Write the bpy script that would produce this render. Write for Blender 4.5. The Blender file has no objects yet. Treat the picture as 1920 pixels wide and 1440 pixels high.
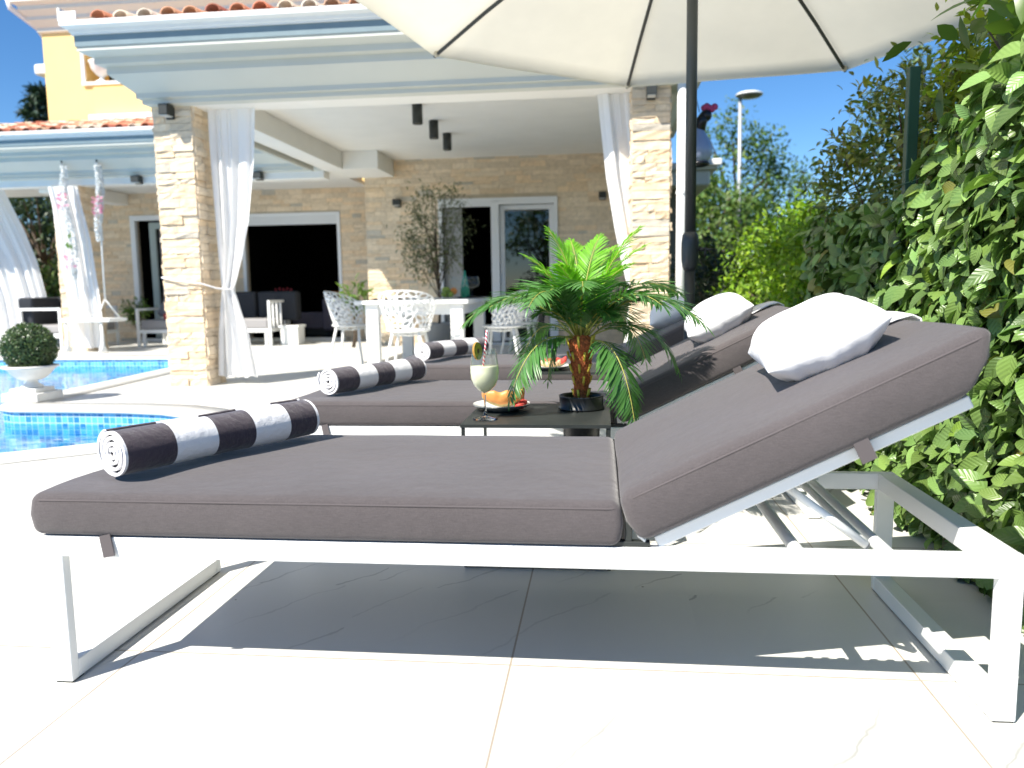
import bpy, math, random
import numpy as np
from mathutils import Vector, Matrix, geometry
random.seed(7)
rng = np.random.default_rng(11)
sc = bpy.context.scene
C = sc.collection
PI = math.pi

# ------------------------------------------------------------------ camera
PITCH, YAW, ROLL, FPX, CAMH = 0.12114931, -0.11140044, -0.01502943, 1482.0, 0.86
cy_, sy_, cp_, sp_, cr_, sr_ = math.cos(YAW), math.sin(YAW), math.cos(PITCH), math.sin(PITCH), math.cos(ROLL), math.sin(ROLL)
FW = Vector((sy_*cp_, cy_*cp_, -sp_)); RT = Vector((cy_, -sy_, 0)); UP = RT.cross(FW)
RR = RT*cr_ + UP*sr_; UU = -RT*sr_ + UP*cr_
cd = bpy.data.cameras.new('camera'); cam = bpy.data.objects.new('camera', cd); C.objects.link(cam)
cam.matrix_world = Matrix(((RR.x, UU.x, -FW.x, 0), (RR.y, UU.y, -FW.y, 0), (RR.z, UU.z, -FW.z, CAMH), (0, 0, 0, 1)))
cd.sensor_width = 36; cd.lens = FPX*36/1920; cd.clip_end = 2000; cd.clip_start = 0.05
cd.dof.use_dof = True; cd.dof.focus_distance = 2.2; cd.dof.aperture_fstop = 3.2
sc.camera = cam

# ------------------------------------------------------------------ light
SUN = Vector((0.58, 0.68, -1.0)).normalized()
sun_el = math.asin(-SUN.z)
sun_az = math.atan2(-SUN.x, -SUN.y)
w = bpy.data.worlds.new('World'); sc.world = w; w.use_nodes = True
nt = w.node_tree; nt.nodes.clear()
sky = nt.nodes.new('ShaderNodeTexSky'); sky.sky_type = 'NISHITA'; sky.sun_disc = False
sky.sun_elevation = sun_el; sky.sun_rotation = sun_az
sky.altitude = 1500; sky.air_density = 1.0; sky.dust_density = 0.0; sky.ozone_density = 5.0
hs = nt.nodes.new('ShaderNodeHueSaturation'); hs.inputs['Saturation'].default_value = 1.18
bg = nt.nodes.new('ShaderNodeBackground'); bg.inputs[1].default_value = 0.086
wo = nt.nodes.new('ShaderNodeOutputWorld')
nt.links.new(sky.outputs[0], hs.inputs['Color']); nt.links.new(hs.outputs[0], bg.inputs[0]); nt.links.new(bg.outputs[0], wo.inputs[0])
sl = bpy.data.lights.new('sun', 'SUN'); sl.energy = 5.0; sl.angle = math.radians(0.5); sl.color = (1.0, 0.945, 0.85)
so = bpy.data.objects.new('sun', sl); C.objects.link(so)
so.rotation_euler = SUN.to_track_quat('-Z', 'Y').to_euler(); so.location = (-20, -23, 35)
sc.view_settings.view_transform = 'Standard'; sc.view_settings.look = 'None'
sc.view_settings.exposure = 0.95; sc.view_settings.gamma = 1.0
sc.cycles.max_bounces = 10; sc.cycles.diffuse_bounces = 5; sc.cycles.transparent_max_bounces = 16
sc.cycles.use_denoising = True

# ------------------------------------------------------------------ materials
def nd(nt, t, **kw):
    n = nt.nodes.new(t)
    for k, v in kw.items():
        if k in n.inputs: n.inputs[k].default_value = v
        else: setattr(n, k, v)
    return n
def M(name, col, rough=.5, metal=0., spec=.5, var=0., vscale=8., bump=0., bscale=60., attr=False, transl=0., tcol=None, stretch=None, coat=0.):
    m = bpy.data.materials.new(name); m.use_nodes = True; nt = m.node_tree; L = nt.links
    p = nt.nodes['Principled BSDF']; out = nt.nodes['Material Output']
    p.inputs['Roughness'].default_value = rough; p.inputs['Metallic'].default_value = metal
    p.inputs['Specular IOR Level'].default_value = spec; p.inputs['Coat Weight'].default_value = coat
    tc = nd(nt, 'ShaderNodeTexCoord'); src = tc.outputs['Object']
    if stretch:
        mp = nd(nt, 'ShaderNodeMapping'); mp.inputs['Scale'].default_value = stretch; L.new(src, mp.inputs[0]); src = mp.outputs[0]
    rgb = nd(nt, 'ShaderNodeRGB'); rgb.outputs[0].default_value = (*col, 1); cs = rgb.outputs[0]
    if attr:
        a = nd(nt, 'ShaderNodeAttribute', attribute_name='col')
        mx = nd(nt, 'ShaderNodeMix', data_type='RGBA', blend_type='MULTIPLY'); mx.inputs[0].default_value = 1
        L.new(cs, mx.inputs[6]); L.new(a.outputs['Color'], mx.inputs[7]); cs = mx.outputs[2]
    if var:
        nz = nd(nt, 'ShaderNodeTexNoise', Scale=vscale, Detail=5.); L.new(src, nz.inputs['Vector'])
        mr = nd(nt, 'ShaderNodeMapRange'); mr.inputs[1].default_value = .3; mr.inputs[2].default_value = .7
        mr.inputs[3].default_value = 1-var; mr.inputs[4].default_value = 1+var; L.new(nz.outputs[0], mr.inputs[0])
        h = nd(nt, 'ShaderNodeVectorMath', operation='SCALE'); L.new(cs, h.inputs[0]); L.new(mr.outputs[0], h.inputs['Scale']); cs = h.outputs[0]
    L.new(cs, p.inputs['Base Color'])
    if bump:
        nb = nd(nt, 'ShaderNodeTexNoise', Scale=bscale, Detail=4.); L.new(src, nb.inputs['Vector'])
        b = nd(nt, 'ShaderNodeBump', Strength=bump, Distance=.01); L.new(nb.outputs[0], b.inputs['Height']); L.new(b.outputs[0], p.inputs['Normal'])
    if transl:
        t = nd(nt, 'ShaderNodeBsdfTranslucent')
        if tcol:
            mm = nd(nt, 'ShaderNodeMix', data_type='RGBA', blend_type='MULTIPLY'); mm.inputs[0].default_value = 1
            L.new(cs, mm.inputs[6]); mm.inputs[7].default_value = (*tcol, 1); L.new(mm.outputs[2], t.inputs[0])
        else: L.new(cs, t.inputs[0])
        ms = nd(nt, 'ShaderNodeMixShader'); ms.inputs[0].default_value = transl
        L.new(p.outputs[0], ms.inputs[1]); L.new(t.outputs[0], ms.inputs[2]); L.new(ms.outputs[0], out.inputs[0])
    return m

def glass_mat(name, col=(1, 1, 1), rough=0., ior=1.45):
    m = bpy.data.materials.new(name); m.use_nodes = True; nt = m.node_tree; nt.nodes.clear()
    out = nd(nt, 'ShaderNodeOutputMaterial'); tr = nd(nt, 'ShaderNodeBsdfTransparent'); tr.inputs[0].default_value = (*col, 1)
    gl = nd(nt, 'ShaderNodeBsdfGlossy'); gl.inputs['Roughness'].default_value = max(rough, .02)
    lw = nd(nt, 'ShaderNodeLayerWeight', Blend=.5); pw = nd(nt, 'ShaderNodeMath', operation='POWER'); pw.inputs[1].default_value = 4.
    fr = nd(nt, 'ShaderNodeMapRange'); r0 = ((ior-1)/(ior+1))**2; fr.inputs[3].default_value = r0; fr.inputs[4].default_value = .9; ms = nd(nt, 'ShaderNodeMixShader')
    nt.links.new(lw.outputs['Facing'], pw.inputs[0]); nt.links.new(pw.outputs[0], fr.inputs[0])
    nt.links.new(fr.outputs[0], ms.inputs[0]); nt.links.new(tr.outputs[0], ms.inputs[1]); nt.links.new(gl.outputs[0], ms.inputs[2]); nt.links.new(ms.outputs[0], out.inputs[0])
    return m

W_METAL = M('white_powder_coat', (.80, .81, .80), .38, var=.02)
DK_METAL = M('black_metal', (.022, .026, .024), .5, var=.15, vscale=30)
WHITE = M('white_paint', (.80, .79, .76), .6, var=.02)
PLASTER = M('white_plaster', (.80, .78, .73), .85, var=.025, vscale=3, bump=.05)
CORNICE = M('pale_cornice_paint', (.56, .56, .50), .55, var=.03, vscale=2)
YELLOW = M('yellow_render', (.84, .63, .27), .9, var=.035, vscale=1.6, bump=.12, bscale=120)
CREAM = M('cream_render', (.80, .68, .42), .9, var=.03, vscale=2)
STONE = M('split_stone', (.72, .60, .45), .9, attr=True, var=.10, vscale=18, bump=.5, bscale=45)
MORTAR = M('mortar', (.52, .44, .33), .95, var=.1)
TILE = M('clay_roof_tile', (1, 1, 1), .85, attr=True, var=.22, vscale=9, bump=.2, bscale=40)
VOIDM = M('painted_room_shade', (.012, .011, .011), .9, spec=.1)  # near-black colour stands in for the unlit darkness indoors
GLASS = glass_mat('clear_glass', (.97, .99, .98))
PANE = glass_mat('window_glass', (.16, .2, .2), .0, 1.9)
CURT = M('sheer_white_fabric', (.90, .90, .90), .9, spec=.1, transl=.30, bump=.1, bscale=300)
PILW = M('white_cotton', (.86, .86, .87), .95, spec=.1, bump=.45, bscale=16, transl=.08)
NAVY = M('dark_cushion_fabric', (.035, .038, .045), .95, spec=.15, bump=.2, bscale=200)
GREYC = M('mid_grey_fabric', (.16, .16, .18), .95, spec=.15, bump=.2, bscale=200)
LGREY = M('light_grey_fabric', (.30, .29, .29), .95, spec=.15, bump=.2, bscale=200)

def fabric():
    m = bpy.data.materials.new('taupe_outdoor_fabric'); m.use_nodes = True; nt = m.node_tree; L = nt.links
    p = nt.nodes['Principled BSDF']; p.inputs['Roughness'].default_value = .92; p.inputs['Specular IOR Level'].default_value = .2
    p.inputs['Sheen Weight'].default_value = .25; p.inputs['Sheen Roughness'].default_value = .5
    tc = nd(nt, 'ShaderNodeTexCoord')
    def wv(scale):
        mp = nd(nt, 'ShaderNodeMapping'); mp.inputs['Scale'].default_value = scale; L.new(tc.outputs['Object'], mp.inputs[0])
        n = nd(nt, 'ShaderNodeTexNoise', Scale=1., Detail=2.); L.new(mp.outputs[0], n.inputs['Vector']); return n.outputs[0]
    a = wv((60, 900, 900)); b = wv((900, 60, 300)); c = wv((3, 3, 3)); d = wv((13, 15, 15))
    ad = nd(nt, 'ShaderNodeMath', operation='ADD'); L.new(a, ad.inputs[0]); L.new(b, ad.inputs[1])
    ad2 = nd(nt, 'ShaderNodeMath', operation='MULTIPLY_ADD'); L.new(c, ad2.inputs[0]); ad2.inputs[1].default_value = .5; L.new(ad.outputs[0], ad2.inputs[2])
    r = nd(nt, 'ShaderNodeValToRGB'); r.color_ramp.elements[0].position = .85; r.color_ramp.elements[0].color = (.060, .0525, .054, 1)
    r.color_ramp.elements[1].position = 1.65; r.color_ramp.elements[1].color = (.104, .091, .093, 1)
    mr = nd(nt, 'ShaderNodeMapRange'); mr.inputs[1].default_value = .7; mr.inputs[2].default_value = 1.8; L.new(ad2.outputs[0], mr.inputs[0]); L.new(mr.outputs[0], r.inputs[0])
    r.color_ramp.elements[0].position = .1; r.color_ramp.elements[1].position = .9
    L.new(r.outputs[0], p.inputs['Base Color'])
    b1 = nd(nt, 'ShaderNodeBump', Strength=.25, Distance=.002); L.new(ad.outputs[0], b1.inputs['Height'])
    b2 = nd(nt, 'ShaderNodeBump', Strength=.22, Distance=.02); L.new(d, b2.inputs['Height']); L.new(b1.outputs[0], b2.inputs['Normal'])
    L.new(b2.outputs[0], p.inputs['Normal']); return m
FABRIC = fabric()
ZINC = M('grey_zinc', (.20, .26, .28), .45, metal=.3, var=.05)
PIPING = M('taupe_piping', (.105, .093, .095), .95, spec=.1)

def leaf_mat(name, col, rough=.4, transl=.3, tcol=(1.1, 1.3, .5), veins=0., spec=.5):
    m = M(name, col, rough, attr=True, transl=transl, tcol=tcol, spec=spec)
    if veins:
        nt = m.node_tree; L = nt.links; p = nt.nodes['Principled BSDF']
        a = nd(nt, 'ShaderNodeAttribute', attribute_name='luv'); s = nd(nt, 'ShaderNodeSeparateXYZ'); L.new(a.outputs['Vector'], s.inputs[0])
        ab = nd(nt, 'ShaderNodeMath', operation='ABSOLUTE'); L.new(s.outputs[0], ab.inputs[0])
        k = nd(nt, 'ShaderNodeMath', operation='MULTIPLY_ADD'); L.new(ab.outputs[0], k.inputs[0]); k.inputs[1].default_value = -.35; L.new(s.outputs[1], k.inputs[2])
        k2 = nd(nt, 'ShaderNodeMath', operation='MULTIPLY'); L.new(k.outputs[0], k2.inputs[0]); k2.inputs[1].default_value = 40.
        sn = nd(nt, 'ShaderNodeMath', operation='SINE'); L.new(k2.outputs[0], sn.inputs[0])
        b = nd(nt, 'ShaderNodeBump', Strength=veins, Distance=.003); L.new(sn.outputs[0], b.inputs['Height']); L.new(b.outputs[0], p.inputs['Normal'])
    return m
IVY = leaf_mat('plastic_ivy_leaf', (.145, .245, .062), .36, .15, (.9, 1.2, .5), .22)
HEDGE = leaf_mat('hedge_leaf', (.11, .20, .035), .38, .35)
BARK = M('bark', (.09, .065, .045), .9, var=.3, bump=.6, bscale=40)

# ------------------------------------------------------------------ mesh helpers
class MB:
    def __init__(s): s.v = []; s.f = []; s.c = []; s.mi = []; s.col = None; s.m = 0
    def vert(s, p): s.v.append((float(p[0]), float(p[1]), float(p[2]))); s.c.append(s.col or (1, 1, 1)); return len(s.v)-1
    def face(s, ids): s.f.append(tuple(ids)); s.mi.append(s.m)
    def box(s, x0, y0, z0, x1, y1, z1):
        b = len(s.v)
        for z in (z0, z1):
            for x, y in ((x0, y0), (x1, y0), (x1, y1), (x0, y1)): s.vert((x, y, z))
        for f in ((3, 2, 1, 0), (4, 5, 6, 7), (0, 1, 5, 4), (1, 2, 6, 5), (2, 3, 7, 6), (3, 0, 4, 7)): s.face([b+i for i in f])
        return s
    def bar(s, p, q, wd, ht, up=(0, 0, 1)):
        p, q = Vector(p), Vector(q); t = (q-p).normalized(); u = Vector(up); sd = t.cross(u)
        if sd.length < 1e-4: sd = t.cross(Vector((1, 0, 0)))
        sd.normalize(); u = sd.cross(t); b = len(s.v)
        for o in (p, q):
            for a, c in ((-1, -1), (1, -1), (1, 1), (-1, 1)): s.vert(o+sd*a*wd/2+u*c*ht/2)
        for f in ((0, 1, 2, 3), (7, 6, 5, 4), (0, 4, 5, 1), (1, 5, 6, 2), (2, 6, 7, 3), (3, 7, 4, 0)): s.face([b+i for i in f])
        return s
    def tube(s, path, r, n=8, caps=True, flat=1.):
        path = [Vector(p) for p in path]; N = len(path); rs = r if isinstance(r, (list, tuple)) else [r]*N
        b = len(s.v); prev = None
        for i, p in enumerate(path):
            t = (path[min(i+1, N-1)]-path[max(i-1, 0)]).normalized()
            if prev is None:
                a = t.cross(Vector((0, 0, 1)))
                if a.length < .05: a = t.cross(Vector((0, 1, 0)))
            else: a = prev - t*prev.dot(t)
            a.normalize(); prev = a; bb = t.cross(a)
            for k in range(n):
                th = 2*PI*k/n; s.vert(p+a*math.cos(th)*rs[i]+bb*math.sin(th)*rs[i]*flat)
        for i in range(N-1):
            for k in range(n): s.face((b+i*n+k, b+i*n+(k+1) % n, b+(i+1)*n+(k+1) % n, b+(i+1)*n+k))
        if caps:
            s.face([b+k for k in range(n)][::-1]); s.face([b+(N-1)*n+k for k in range(n)])
        return s
    def lathe(s, prof, c, n=24, cap0=True, cap1=True, axis=None):
        b = len(s.v); N = len(prof); c = Vector(c)
        for r, z in prof:
            for k in range(n):
                th = 2*PI*k/n; s.vert((c.x+r*math.cos(th), c.y+r*math.sin(th), c.z+z))
        for i in range(N-1):
            for k in range(n): s.face((b+i*n+k, b+i*n+(k+1) % n, b+(i+1)*n+(k+1) % n, b+(i+1)*n+k))
        if cap0: s.face([b+k for k in range(n)][::-1])
        if cap1: s.face([b+(N-1)*n+k for k in range(n)])
        return s
    def grid(s, fn, nu, nv, cu=False, cv=False):
        b = len(s.v)
        for i in range(nu):
            for j in range(nv): s.vert(fn(i/(nu if cu else nu-1), j/(nv if cv else nv-1)))
        for i in range(nu if cu else nu-1):
            for j in range(nv if cv else nv-1):
                i2, j2 = (i+1) % nu, (j+1) % nv
                s.face((b+i*nv+j, b+i2*nv+j, b+i2*nv+j2, b+i*nv+j2))
        return s
    def ball(s, c, r, nu=16, nv=10, sc=(1, 1, 1)):
        c = Vector(c)
        return s.lathe([(r*math.sin(PI*i/nv)*sc[0]+1e-4, -r*math.cos(PI*i/nv)*sc[2]) for i in range(nv+1)], c, nu)
    def poly(s, pts, z0, z1=None):
        tri = geometry.tessellate_polygon([[Vector((p[0], p[1], 0)) for p in pts]])
        b = len(s.v); 
        for p in pts: s.vert((p[0], p[1], z0))
        for t in tri: s.face([b+i for i in t])
        return s
WL = {}
def fill(me, mb):
    me.from_pydata(mb.v, [], mb.f)
    if any(mb.mi): me.polygons.foreach_set('material_index', mb.mi)
def obj(name, mb, m, parent=None, smooth=False, bevel=0., sub=0, label=None, seg=2, solid=0.):
    off = WL[parent.name] if parent is not None else Vector((0, 0, 0))
    me = bpy.data.meshes.new(name)
    v = np.array(mb.v, dtype=float).reshape(-1, 3) - np.array(off)
    me.from_pydata(v.tolist(), [], mb.f)
    if any(mb.mi): me.polygons.foreach_set('material_index', mb.mi)
    if any(c != (1, 1, 1) for c in mb.c):
        a = me.attributes.new('col', 'FLOAT_COLOR', 'POINT')
        a.data.foreach_set('color', np.hstack([np.array(mb.c, dtype=np.float32), np.ones((len(mb.c), 1), np.float32)]).ravel())
    for mm in (m if isinstance(m, (list, tuple)) else [m]): me.materials.append(mm)
    if smooth: me.polygons.foreach_set('use_smooth', [True]*len(me.polygons))
    me.update()
    o = bpy.data.objects.new(name, me); C.objects.link(o)
    if parent is not None: o.parent = parent
    WL[o.name] = off
    if solid: md = o.modifiers.new('solid', 'SOLIDIFY'); md.thickness = solid; md.offset = 0
    if bevel:
        md = o.modifiers.new('bevel', 'BEVEL'); md.width = bevel; md.segments = seg; md.limit_method = 'ANGLE'; md.angle_limit = math.radians(40)
        if not smooth: me.polygons.foreach_set('use_smooth', [True]*len(me.polygons)); md.harden_normals = True
    if sub: md = o.modifiers.new('sub', 'SUBSURF'); md.levels = sub; md.render_levels = sub
    if label: o['label'] = label
    return o
def tag(o, label, cat, group=None):
    o['label'] = label; o['category'] = cat
    if group: o['group'] = group
    return o
def thing(name, label, cat, loc=(0, 0, 0), group=None):
    o = bpy.data.objects.new(name, None); C.objects.link(o); o.location = loc; o.empty_display_size = .1
    WL[o.name] = Vector(loc); return tag(o, label, cat, group)
def structure(o, kind='structure'): o['kind'] = kind; return o
def dup(root, loc, rz=0., label=None, group=None):
    def cp(o, par):
        c = o.copy(); C.objects.link(c); c.parent = par
        for ch in list(o.children): cp(ch, c)
        return c
    r = cp(root, None); r.location = loc; r.rotation_euler = (0, 0, rz)
    if label: r['label'] = label
    if group: r['group'] = group
    WL[r.name] = Vector(loc)
    return r
def sphere_dirs(n):
    d = rng.normal(size=(n, 3)); return d/np.linalg.norm(d, axis=1)[:, None]
SHAPES = {  # rows of (t, half width), fold
 'ivy': [(0, .14), (.09, .58), (.24, .92), (.44, 1.0), (.64, .88), (.81, .58), (.93, .26), (1, .02)],
 'lance': [(0, .08), (.22, .75), (.5, 1.0), (.78, .6), (1, .03)],
 'small': [(0, .15), (.45, 1.0), (1, .05)]}
def leaves(name, pos, axis, nrm, ln, wd, m, parent=None, shape='small', cols=None, fold=.25, droop=.2, label=None):
    pos = np.asarray(pos, float); n = len(pos)
    axis = axis/np.linalg.norm(axis, axis=1)[:, None]
    side = np.cross(axis, nrm); side /= (np.linalg.norm(side, axis=1)[:, None]+1e-9); nn = np.cross(side, axis)
    ln = np.broadcast_to(ln, (n,)); wd = np.broadcast_to(wd, (n,))
    rows = SHAPES[shape]; R = len(rows)
    V = np.zeros((n, R*3, 3)); UV = np.zeros((n, R*3, 3), np.float32)
    fj = fold*(1+.8*(rng.random(n)-.5)); dj = droop*(.4+1.2*rng.random(n)); tw = .25*(rng.random(n)-.5)
    for i, (t, h) in enumerate(rows):
        mid = pos + axis*(ln*t)[:, None] - nn*(dj*ln*t*t)[:, None]
        for j, s_ in enumerate((-1, 0, 1)):
            up = fj*abs(s_) + tw*s_*t
            V[:, i*3+j] = mid + side*(s_*h*wd*.5)[:, None] + nn*(h*wd*.5*up)[:, None]
            UV[:, i*3+j] = (s_*h, t, 0)
    base = [(i*3+j, i*3+j+1, (i+1)*3+j+1, (i+1)*3+j) for i in range(R-1) for j in range(2)]
    F = (np.array(base)[None]+(np.arange(n)*R*3)[:, None, None]).reshape(-1, 4)
    off = np.array(WL[parent.name]) if parent is not None else np.zeros(3)
    V = (V-off).reshape(-1, 3).astype(np.float32)
    me = bpy.data.meshes.new(name); me.vertices.add(len(V)); me.vertices.foreach_set('co', V.ravel())
    me.loops.add(F.size); me.loops.foreach_set('vertex_index', F.ravel().astype(np.int32))
    me.polygons.add(len(F)); me.polygons.foreach_set('loop_start', (np.arange(len(F))*4).astype(np.int32))
    me.polygons.foreach_set('use_smooth', np.ones(len(F), bool))
    if cols is None: cols = np.ones((n, 3))
    cc = np.ones((n, R*3, 4), np.float32); cc[:, :, :3] = np.asarray(cols)[:, None, :]
    a = me.attributes.new('col', 'FLOAT_COLOR', 'POINT'); a.data.foreach_set('color', cc.ravel())
    a = me.attributes.new('luv', 'FLOAT_VECTOR', 'POINT'); a.data.foreach_set('vector', UV.ravel())
    me.materials.append(m); me.update(calc_edges=True); me.validate()
    o = bpy.data.objects.new(name, me); C.objects.link(o)
    if parent is not None: o.parent = parent
    WL[o.name] = Vector(off)
    if label: o['label'] = label
    return o
def colvar(n, lo=.6, hi=1.35, warm=.2):
    b = lo+(hi-lo)*rng.random(n); wv = warm*(rng.random(n)-.4)
    return np.stack([b*(1+wv*1.5), b*(1+wv*.4), b*(1-wv)], 1)
def clumps(cen, rad, k, per, spread, flat=1.):
    """points gathered in k clumps in the shell of an ellipsoid; returns pos, outward dir"""
    d = sphere_dirs(k); r = (.55+.45*rng.random(k)**.5)[:, None]; cc = np.array(cen)+d*r*np.array(rad)
    p = np.repeat(cc, per, 0)+np.clip(rng.normal(size=(k*per, 3)), -1.7, 1.7)*spread*(.6+.8*rng.random(k*per))[:, None]
    o = p-np.array(cen); o /= np.linalg.norm(o, axis=1)[:, None]+1e-6
    return p, o, cc
def plant(name, label, cat, base, parts, m, lsize, wsize, trunk=None, group=None, shape='small', lo=.55, hi=1.4, warm=.25, stems=True, crownname='crown'):
    """parts: list of (centre, radii, clumps, per, spread)"""
    t = thing(name, label, cat, base, group)
    P, O, CC = [], [], []
    for cen, rad, k, per, sp in parts:
        p, o, cc = clumps(cen, rad, k, per, sp); P.append(p); O.append(o); CC.append(cc)
    P = np.vstack(P); O = np.vstack(O); CC = np.vstack(CC); n = len(P)
    ok = P[:, 2] > .03; P, O = P[ok], O[ok]; n = len(P)
    ax = O*.7+sphere_dirs(n)*.8+np.array([0, 0, -.15]); nr = O*.6+np.array([0, 0, .7])+sphere_dirs(n)*.6
    leaves(crownname, P, ax, nr, lsize*(.7+.6*rng.random(n)), wsize*(.7+.6*rng.random(n)), m, t, shape, colvar(n, lo, hi, warm))
    mb = MB(); b = Vector(base); top = Vector(parts[0][0])
    r0 = trunk or .04
    mb.tube([b, b.lerp(top, .35)+Vector((.03, .02, 0)), b.lerp(top, .7)+Vector((-.02, .03, 0)), top], [r0, r0*.8, r0*.6, r0*.35], 8)
    if stems:
        idx = rng.permutation(len(CC))[:28]
        for i in idx:
            q = Vector(CC[i]); st = b.lerp(top, .25+.6*rng.random()); md = st.lerp(q, .5)+Vector((0, 0, .06*(q-st).length))
            mb.tube([st, md, q], [r0*.4, r0*.25, r0*.1], 5, False)
    obj('trunk', mb, BARK, t, True)
    return t
# ------------------------------------------------------------------ ground, deck, pool
def tile_mat():
    m = bpy.data.materials.new('white_marble_tile'); m.use_nodes = True; nt = m.node_tree; L = nt.links
    p = nt.nodes['Principled BSDF']; p.inputs['Roughness'].default_value = .42; p.inputs['Specular IOR Level'].default_value = .35
    tc = nd(nt, 'ShaderNodeTexCoord'); sx = nd(nt, 'ShaderNodeSeparateXYZ'); L.new(tc.outputs['Object'], sx.inputs[0])
    def line(sock, o, sp, wd):
        a = nd(nt, 'ShaderNodeMath', operation='MULTIPLY_ADD'); L.new(sock, a.inputs[0]); a.inputs[1].default_value = 1/sp; a.inputs[2].default_value = 50.5-o/sp
        f = nd(nt, 'ShaderNodeMath', operation='FRACT'); L.new(a.outputs[0], f.inputs[0])
        s = nd(nt, 'ShaderNodeMath', operation='SUBTRACT'); L.new(f.outputs[0], s.inputs[0]); s.inputs[1].default_value = .5
        b = nd(nt, 'ShaderNodeMath', operation='ABSOLUTE'); L.new(s.outputs[0], b.inputs[0])
        c = nd(nt, 'ShaderNodeMath', operation='LESS_THAN'); L.new(b.outputs[0], c.inputs[0]); c.inputs[1].default_value = wd/sp/2
        fl = nd(nt, 'ShaderNodeMath', operation='FLOOR'); L.new(a.outputs[0], fl.inputs[0]); return c.outputs[0], fl.outputs[0]
    lx, ix = line(sx.outputs[0], -.205, .897, .0050); ly, iy = line(sx.outputs[1], 1.712, .903, .0050)
    mx = nd(nt, 'ShaderNodeMath', operation='MAXIMUM'); L.new(lx, mx.inputs[0]); L.new(ly, mx.inputs[1])
    # veins: thin bands of a distorted wave, shifted per tile
    sh = nd(nt, 'ShaderNodeCombineXYZ'); L.new(ix, sh.inputs[0]); L.new(iy, sh.inputs[1])
    wn = nd(nt, 'ShaderNodeTexWhiteNoise'); L.new(sh.outputs[0], wn.inputs['Vector'])
    sc5 = nd(nt, 'ShaderNodeVectorMath', operation='SCALE'); L.new(wn.outputs['Color'], sc5.inputs[0]); sc5.inputs['Scale'].default_value = 9
    ad = nd(nt, 'ShaderNodeVectorMath', operation='ADD'); L.new(tc.outputs['Object'], ad.inputs[0]); L.new(sc5.outputs[0], ad.inputs[1])
    mp = nd(nt, 'ShaderNodeMapping'); mp.inputs['Rotation'].default_value = (0, 0, math.radians(38)); L.new(ad.outputs[0], mp.inputs[0])
    nz = nd(nt, 'ShaderNodeTexWave', Scale=1.5, Distortion=3.4, Detail=5.); nz.inputs['Detail Scale'].default_value = 1.1; nz.inputs['Detail Roughness'].default_value = .6; L.new(mp.outputs[0], nz.inputs['Vector'])
    a2 = nd(nt, 'ShaderNodeMath', operation='SUBTRACT'); a2.inputs[0].default_value = 1.; L.new(nz.outputs['Fac'], a2.inputs[1])
    v = nd(nt, 'ShaderNodeMapRange'); v.inputs[1].default_value = 0; v.inputs[2].default_value = .006; v.inputs[3].default_value = 1; v.inputs[4].default_value = 0; L.new(a2.outputs[0], v.inputs[0])
    mask = nd(nt, 'ShaderNodeTexNoise', Scale=1.3, Detail=2.); L.new(ad.outputs[0], mask.inputs['Vector'])
    mk = nd(nt, 'ShaderNodeMapRange'); mk.inputs[1].default_value = .44; mk.inputs[2].default_value = .64; mk.inputs[4].default_value = .8; L.new(mask.outputs[0], mk.inputs[0])
    vm = nd(nt, 'ShaderNodeMath', operation='MULTIPLY'); L.new(v.outputs[0], vm.inputs[0]); L.new(mk.outputs[0], vm.inputs[1])
    cl = nd(nt, 'ShaderNodeMix', data_type='RGBA'); L.new(mask.outputs[0], cl.inputs[0]); cl.inputs[6].default_value = (.70, .69, .645, 1); cl.inputs[7].default_value = (.60, .595, .56, 1)
    c1 = nd(nt, 'ShaderNodeMix', data_type='RGBA'); L.new(vm.outputs[0], c1.inputs[0]); L.new(cl.outputs[2], c1.inputs[6]); c1.inputs[7].default_value = (.27, .27, .25, 1)
    # specks of soil
    sp = nd(nt, 'ShaderNodeTexVoronoi', Scale=7., Randomness=1.); L.new(tc.outputs['Object'], sp.inputs['Vector'])
    sl_ = nd(nt, 'ShaderNodeMath', operation='LESS_THAN'); L.new(sp.outputs['Distance'], sl_.inputs[0]); sl_.inputs[1].default_value = .028
    sr_n = nd(nt, 'ShaderNodeSeparateColor'); L.new(sp.outputs['Color'], sr_n.inputs[0])
    sg = nd(nt, 'ShaderNodeMath', operation='GREATER_THAN'); L.new(sr_n.outputs[0], sg.inputs[0]); sg.inputs[1].default_value = .8
    ss = nd(nt, 'ShaderNodeMath', operation='MULTIPLY'); L.new(sl_.outputs[0], ss.inputs[0]); L.new(sg.outputs[0], ss.inputs[1])
    c15 = nd(nt, 'ShaderNodeMix', data_type='RGBA'); L.new(ss.outputs[0], c15.inputs[0]); L.new(c1.outputs[2], c15.inputs[6]); c15.inputs[7].default_value = (.2, .17, .12, 1)
    c2 = nd(nt, 'ShaderNodeMix', data_type='RGBA'); L.new(mx.outputs[0], c2.inputs[0]); L.new(c15.outputs[2], c2.inputs[6]); c2.inputs[7].default_value = (.36, .31, .25, 1)
    L.new(c2.outputs[2], p.inputs['Base Color'])
    bp = nd(nt, 'ShaderNodeBump', Strength=.4, Distance=.002, invert=True); L.new(mx.outputs[0], bp.inputs['Height']); L.new(bp.outputs[0], p.inputs['Normal'])
    return m
DECKM = tile_mat()
COPM = M('pool_coping', (.70, .69, .65), .6, var=.04, vscale=3)
SOIL = M('soil_and_lawn', (.075, .085, .03), .95, var=.4, vscale=3, bump=.5, bscale=30)
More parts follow.
